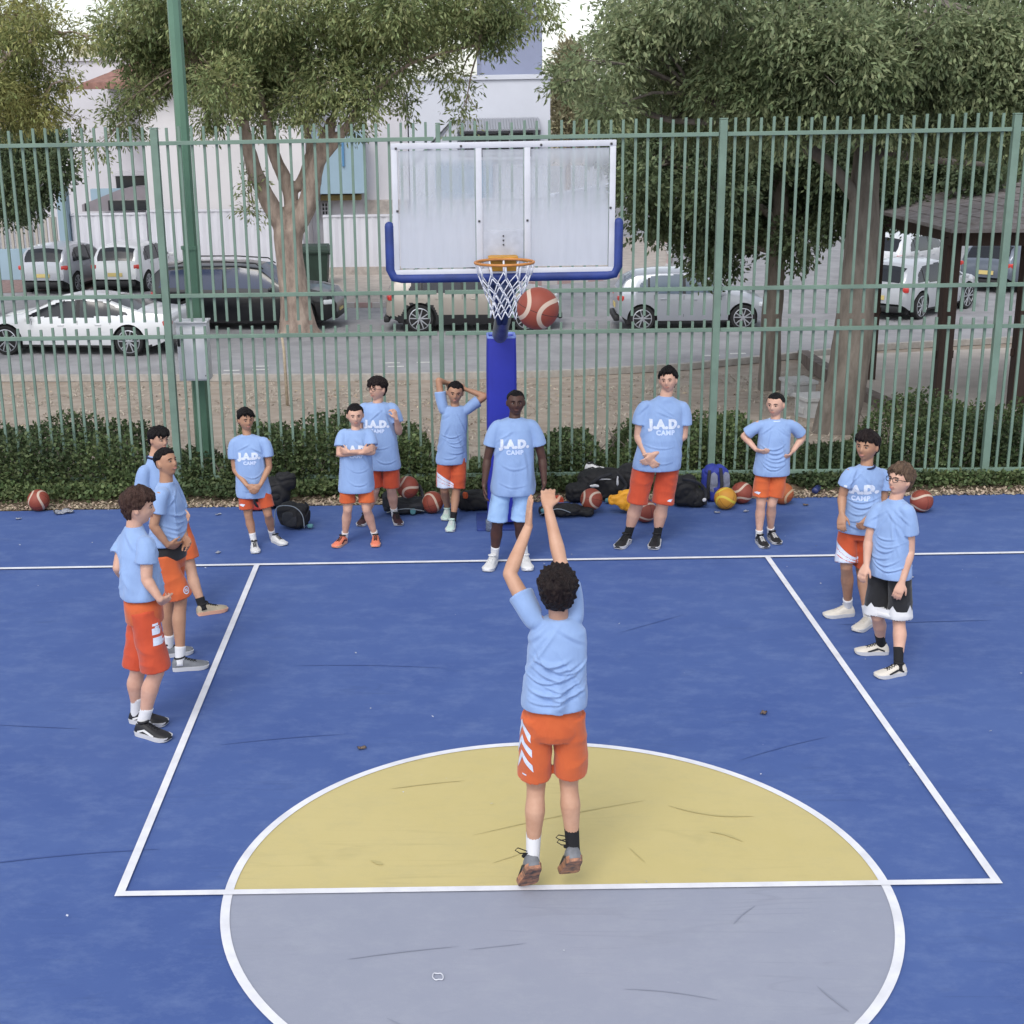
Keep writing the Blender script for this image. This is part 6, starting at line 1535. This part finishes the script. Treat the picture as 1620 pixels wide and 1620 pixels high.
# ================================================================== balls
def ball_mat(name, c, c2, band):
    m = bpy.data.materials.new(name); m.use_nodes = True; n = m.node_tree.nodes; l = m.node_tree.links; b = n['Principled BSDF']
    tc = n.new('ShaderNodeTexCoord'); nv = n.new('ShaderNodeVectorMath'); nv.operation = 'NORMALIZE'; l.new(tc.outputs['Object'], nv.inputs[0])
    sp = n.new('ShaderNodeSeparateXYZ'); l.new(nv.outputs[0], sp.inputs[0])
    def M(op, a, b_=None):
        q = n.new('ShaderNodeMath'); q.operation = op
        for i, x in enumerate((a, b_)):
            if x is None: continue
            if isinstance(x, (int, float)): q.inputs[i].default_value = x
            else: l.new(x, q.inputs[i])
        return q.outputs[0]
    ay = M('ABSOLUTE', sp.outputs['Y'])
    curve = M('ABSOLUTE', M('SUBTRACT', ay, M('MULTIPLY_ADD' if False else 'ADD', M('MULTIPLY', M('MULTIPLY', sp.outputs['X'], sp.outputs['X']), -.45), .70)))
    wide = M('LESS_THAN', curve, .075); seam = M('LESS_THAN', curve, .012)
    s1 = M('LESS_THAN', M('ABSOLUTE', sp.outputs['X']), .014); s2 = M('LESS_THAN', M('ABSOLUTE', sp.outputs['Z']), .014)
    def mix(f, a, c_):
        q = n.new('ShaderNodeMix'); q.data_type = 'RGBA'; l.new(f, q.inputs[0])
        for i, x in ((6, a), (7, c_)):
            if isinstance(x, str): q.inputs[i].default_value = lin(x)
            else: l.new(x, q.inputs[i])
        return q.outputs[2]
    nz = n.new('ShaderNodeTexNoise'); nz.inputs['Scale'].default_value = 14; l.new(tc.outputs['Object'], nz.inputs['Vector'])
    base = mix(nz.outputs['Fac'], c, c2)
    base = mix(M('MAXIMUM', s1, s2), base, '#2a1814')
    base = mix(wide, base, band)
    l.new(base, b.inputs['Base Color']); b.inputs['Roughness'].default_value = .62
    v = n.new('ShaderNodeTexVoronoi'); v.inputs['Scale'].default_value = 330; l.new(tc.outputs['Object'], v.inputs['Vector'])
    bp = n.new('ShaderNodeBump'); bp.inputs['Strength'].default_value = .3; bp.inputs['Distance'].default_value = .001; l.new(v.outputs['Distance'], bp.inputs['Height']); l.new(bp.outputs[0], b.inputs['Normal'])
    return m
mb = ball_mat('brown_ball_rubber', '#8a4030', '#7c382a', '#b9a595'); my = ball_mat('yellow_ball_rubber', '#c08a2c', '#b57c28', '#c7b23c'); mo = ball_mat('orange_ball_rubber', '#a85a30', '#9b5029', '#b99a78')
def bball(loc, rot, m, label, r=.118):
    bm = B(); bmesh.ops.create_uvsphere(bm, u_segments=48, v_segments=28, radius=r)
    o = obj('basketball', bm, m); o.location = loc; o.rotation_euler = [rad(a) for a in rot]; tag(o, label, 'ball', 'basketballs'); return o
bball((-.053, 1.007, 3.074), (20, 0, 75), mb, 'brown basketball in flight just right of the net')
bball((-5.067, 7.827, .119), (0, 60, 80), mb, 'brown basketball alone at the far left court edge')
bball((-1.028, 7.42, .31), (40, 10, 60), mb, 'brown basketball lying in the open black bag by the boy in glasses')
bball((-.773, 7.50, .118), (30, 70, 10), mb, 'brown basketball on the ground beside the open black bag')
bball((.912, 7.40, .15), (0, 20, 60), mb, 'brown basketball leaning on the black bags right of the hoop post')
bball((1.433, 7.038, .118), (80, 0, 25), mb, 'brown basketball behind the legs of the big boy')
bball((2.342, 7.47, .118), (50, 30, 30), my, 'yellow basketball in front of the blue backpack')
bball((2.561, 7.68, .118), (70, 0, 50), mb, 'brown basketball touching the yellow ball')
bball((2.985, 7.631, .118), (20, 0, 80), mo, 'orange basketball behind the boy with hands on hips')
bball((4.352, 7.251, .118), (90, 0, 15), mb, 'brown basketball at the right, behind the boys on that side')

# ================================================================== bags
m_nyl = mat('black_nylon', '#131317', .75, var=.3, vscale=12, bump=.5, bscale=18); m_nyl2 = mat('charcoal_nylon', '#24262c', .75, var=.3, vscale=12, bump=.4, bscale=18)
m_pipe = mat('grey_piping', '#7f8890', .6); m_teal = mat('teal_lining', '#4f7f86', .7); m_bluen = mat('royal_blue_nylon', '#26348e', .7, var=.2, vscale=9, bump=.4, bscale=18)
m_greyn = mat('grey_mesh_nylon', '#777c90', .8, var=.2, vscale=20); m_yel = mat('yellow_orange_nylon', '#dd9a22', .6, var=.12, vscale=6, bump=.4, bscale=12); m_redn = mat('red_lining', '#a8352c', .7)
def lump(name, parts, m, parent, seed, amp=.018, vox=.014):
    """soft sagging shape: rounded boxes welded together and creased; parts: (centre, size, z turn)"""
    bm = B()
    for c, s, a in parts:
        s = Vector(s); X = rotz(rad(a)) @ Vector((1, 0, 0)); Y = rotz(rad(a)) @ Vector((0, 1, 0)); rings = []
        for t in (-.5, -.46, -.35, -.1, .15, .35, .46, .5):
            k = (1-(abs(t)*2)**5)**.5 if abs(t) < .5 else .25
            k = max(.3, k); rings.append(ell(Vector(c)+Vector((0, 0, s.z*t)), s.x/2*k, s.y/2*k, X, Y, 24, 3.2))
        ring_loft(bm, rings)
    me = remesh(bm, vox, 3); V = coords(me); Nn = normals(me)
    for i in range(len(V)):
        p = Vector(V[i]); d = amp*noise.noise(p*7+Vector((seed, 0, 0))) - amp*.8*max(0, 1-abs(noise.noise(p*9+Vector((0, seed, 0))))*4); V[i] += Nn[i]*d
    V[:, 2] = np.maximum(V[:, 2], .004)
    set_coords(me, V); return obj(name, me, m, parent)
def bag(label, loc, rz, body, m, seed, straps=(), pipes=(), extra=None, tilt=None):
    t = empty('bag', loc, rad(rz)); tag(t, label, 'bag', 'bags along the fence')
    lump('bag_body', body, m, t, seed)
    for s in straps: bm = B(); tube(bm, s, [(.018, .004)]*len(s), 8, True, sub=4, up=Vector((.3, 1, .2))); obj('strap', bm, m_nyl2, t)
    for s in pipes: bm = B(); tube(bm, s, .005, 6, True, sub=4); obj('piping', bm, m_pipe, t)
    if extra:
        for nm, parts, mm in extra: lump(nm, parts, mm, t, seed+3, .006, .010)
    return t
bag('black rucksack behind the small boy with clasped hands', (-2.56, 7.80, 0), 0, [((.0, 0, .17), (.50, .30, .34), 0), ((.20, -.02, .30), (.22, .2, .2), 20)], m_nyl, 1, straps=[[(-.1, -.16, .05), (-.14, -.2, .2), (-.05, -.16, .33)]], extra=[('red_pocket', [((-.12, -.13, .06), (.2, .08, .1), 0)], m_redn)])
bag('boxy black bag with grey piping right of the small boy', (-2.20, 7.03, 0), -18, [((0, 0, .135), (.34, .22, .27), 0)], m_nyl, 2, straps=[[(.1, .08, .25), (.17, .02, .22), (.15, -.06, .12)]], pipes=[[(-.17, -.112, .03), (-.15, -.118, .2), (-.09, -.115, .26), (.06, -.115, .26), (.15, -.115, .18), (.165, -.112, .04)]], extra=[('round_pocket', [((0, -.105, .12), (.17, .03, .17), 0)], m_nyl2), ('teal_flap', [((.19, -.02, .04), (.08, .06, .05), 0)], m_teal)])
bag('open black bag holding a ball beside the boy in glasses', (-1.07, 7.53, 0), 5, [((0, 0, .08), (.50, .30, .16), 0), ((-.16, .02, .13), (.16, .24, .2), 0)], m_nyl2, 3, straps=[[(.2, -.1, .1), (.16, -.05, .30), (-.02, .0, .36), (-.18, .0, .28)]], pipes=[[(-.2, -.15, .05), (0, -.17, .09), (.2, -.15, .05)]], extra=[('teal_patch', [((.08, -.15, .05), (.07, .03, .07), 0)], m_teal)])
bag('low black bag behind the boy with hands behind his head', (-.30, 7.62, 0), 0, [((0, 0, .10), (.44, .28, .20), 0), ((.26, -.02, .06), (.2, .2, .12), 0)], m_nyl, 4, extra=[('orange_tag', [((-.12, -.12, .19), (.06, .04, .08), 0)], mat('orange_nylon', '#c95a2c', .7))])
bag('flat black bag with teal lining by the raised hand, right of the man', (.58, 7.33, 0), -10, [((0, 0, .06), (.46, .26, .12), 0), ((.24, .02, .05), (.24, .2, .1), 0)], m_nyl, 5, pipes=[[(-.2, -.13, .04), (-.02, -.14, .11), (.12, -.13, .07)]], extra=[('teal_lining', [((-.14, -.11, .08), (.12, .06, .05), 20)], m_teal)])
bag('large heap of black sports bags with white lettering strips', (1.12, 7.95, 0), 0, [((0, 0, .17), (.62, .36, .34), 0), ((.28, -.02, .24), (.3, .3, .32), 0), ((-.3, -.08, .10), (.3, .26, .2), 10)], m_nyl, 6, straps=[[(-.25, -.16, .12), (-.12, -.22, .28), (.05, -.18, .33)], [(.1, -.18, .33), (.2, -.2, .2), (.1, -.22, .08)]], extra=[('white_strip', [((-.05, -.19, .27), (.20, .02, .025), 0), ((.11, -.18, .25), (.03, .02, .12), 0), ((-.14, -.20, .20), (.11, .03, .04), 0)], mat('white_strip_print', '#c4c6ca', .7)), ('teal_flap', [((.05, -.22, .04), (.16, .06, .06), 0)], m_teal)])
bag('yellow orange drawstring bag left of the big boy', (1.27, 7.38, 0), 0, [((0.03, 0, .14), (.24, .2, .24), 0), ((-.10, -.02, .15), (.16, .12, .12), -10)], m_yel, 7)
bag('black rucksack with white buckle right of the big boy', (1.93, 7.62, 0), 0, [((0, 0, .17), (.30, .26, .34), 0), ((.12, -.02, .10), (.22, .22, .2), 0)], m_nyl, 8, straps=[[(-.05, -.12, .33), (.1, -.15, .3), (.2, -.13, .2), (.2, -.14, .05)]], extra=[('white_buckle', [((.19, -.14, .10), (.05, .03, .05), 0)], mat('white_plastic', '#c9c9cc', .5))])
bag('royal blue backpack with grey front behind the yellow ball', (2.30, 7.86, 0), 6, [((0, 0, .19), (.30, .22, .40), 0), ((0, -.04, .10), (.28, .2, .2), 0)], m_bluen, 9, straps=[[(-.10, -.12, .36), (-.12, -.15, .2), (-.11, -.15, .04)], [(.02, -.12, .38), (.03, -.15, .2), (.01, -.15, .04)]], extra=[('grey_front', [((-.05, -.115, .20), (.10, .04, .26), 0), ((.09, -.105, .22), (.09, .04, .22), 0)], m_greyn)])
# sneakers hung on the pile
t = empty('shoe_on_bags', (1.02, 8.12, .27)); tag(t, 'white sneaker lying on top of the heap of black bags', 'shoe')
o = shoe(t, Vector((-.10, .02, .0)), Vector((.13, -.04, .0)), None, (W_, WS, m_lace, BK), .9)
# small litter
def small(name, bm, m, loc, rz, label, cat, group=None, **k):
    o = obj(name, bm, m, **k); o.location = loc; o.rotation_euler = (0, 0, rad(rz)); tag(o, label, cat, group); return o
m_pap = mat('paper_scrap', '#c3c6cf', .8)
def scrap(w, d, seed):
    rg = random.Random(seed); bm = B(); n = 5; g_ = [[bm.verts.new(((i/n-.5)*w+rg.uniform(-.1, .1)*w/n, (j/n-.5)*d, .004+abs(rg.gauss(0, .12))*min(w, d))) for j in range(n+1)] for i in range(n+1)]
    for i in range(n):
        for j in range(n): bm.faces.new((g_[i][j], g_[i+1][j], g_[i+1][j+1], g_[i][j+1]))
    r_ = bmesh.ops.solidify(bm, geom=bm.faces[:], thickness=.0015)
    return bm
small('paper', scrap(.20, .12, 1), m_pap, (-4.77, 7.70, .006), 25, 'folded white paper near the first ball at the court edge', 'paper')
bm = B(); tube(bm, [(0, 0, .0), (0, 0, .012), (0, 0, .12), (0, 0, .15), (0, 0, .155), (0, 0, .175)], [.026, .032, .032, .012, .014, .014], 20, True)
small('plastic_bottle', bm, mat('clear_plastic', '#b9c2cc', .1, trans=.8), (-.19, 6.80, .0), 0, 'clear plastic bottle standing left of the man by the post', 'bottle')
bm = B(); tube(bm, [(-.09, 0, .04), (-.08, 0, .04), (.06, 0, .04), (.08, 0, .04), (.11, 0, .04)], [.03, .036, .036, .014, .014], 18, True); box(bm, (.0, 0, .078), (.04, .03, .004), .001)
small('drink_bottle', bm, mat('navy_bottle', '#2a3566', .4, var=.3, vscale=30), (3.464, 8.05, .0), 60, 'small dark blue bottle lying in the leaves at the fence foot', 'bottle')
bm = B(); prism(bm, [(-.06, -.03, 0), (.05, -.045, 0), (.065, .03, 0), (-.04, .04, 0)], (0, 0, .035)); box(bm, (.0, 0, .05), (.07, .05, .03), .01)
small('snack_packet', bm, mat('orange_red_packet', '#c2482c', .5, var=.4, vscale=30), (.56, 7.45, .118), 15, 'orange and white snack packet on the flat black bag', 'packet', smooth=False)
bm = B(); tube(bm, [(.026*math.cos(2*math.pi*i/24), .03*math.sin(2*math.pi*i/24)*(1+.2*math.sin(i)), .012) for i in range(24)], .0035, 6, closed=True, cap=False)
small('rubber_band', bm, m_pap, (-.656, -.784, .0), 20, 'small white loop lying on the grey half circle', 'band')
for i, (x, y, rz, m_, lb) in enumerate(((-1.19, 1.815, 20, m_leafdry, 'single brown leaf on the blue court left of the yellow half circle'), (1.63, 2.28, 60, m_leafdry, 'single curled leaf on the blue court right of the shooter'),
    (2.23, 7.31, 10, m_pap, 'white paper bit just in front of the yellow ball'), (2.54, 7.34, 50, m_pap, 'small white bit right of the yellow ball'), (-5.2, 7.49, 0, m_pap, 'small white bit in front of the leftmost ball'), (-3.07, 7.54, 40, m_pap, 'white scrap left of the small boy near the edge'),
    (-2.86, 6.2, 70, m_pap, 'tiny white bit beside the baseline, left of the small boy'), (3.22, 7.54, 15, m_leafdry, 'pale leaf right of the boy with hands on hips'), (3.57, 5.14, 30, m_pap, 'tiny white scrap on the court between the right hand boys'))):
    small('litter_scrap', scrap(.06, .04, 20+i), m_, (x, y, .006), rz, lb, 'litter')
r9 = np.random.default_rng(77)
o = scatter('court_grit', 120, (-7, 7), (-3, 7.8), lambda y: .013, .010, mat('pale_grit', '#a9aebb', .9, island=.3), 12, .3, .7)
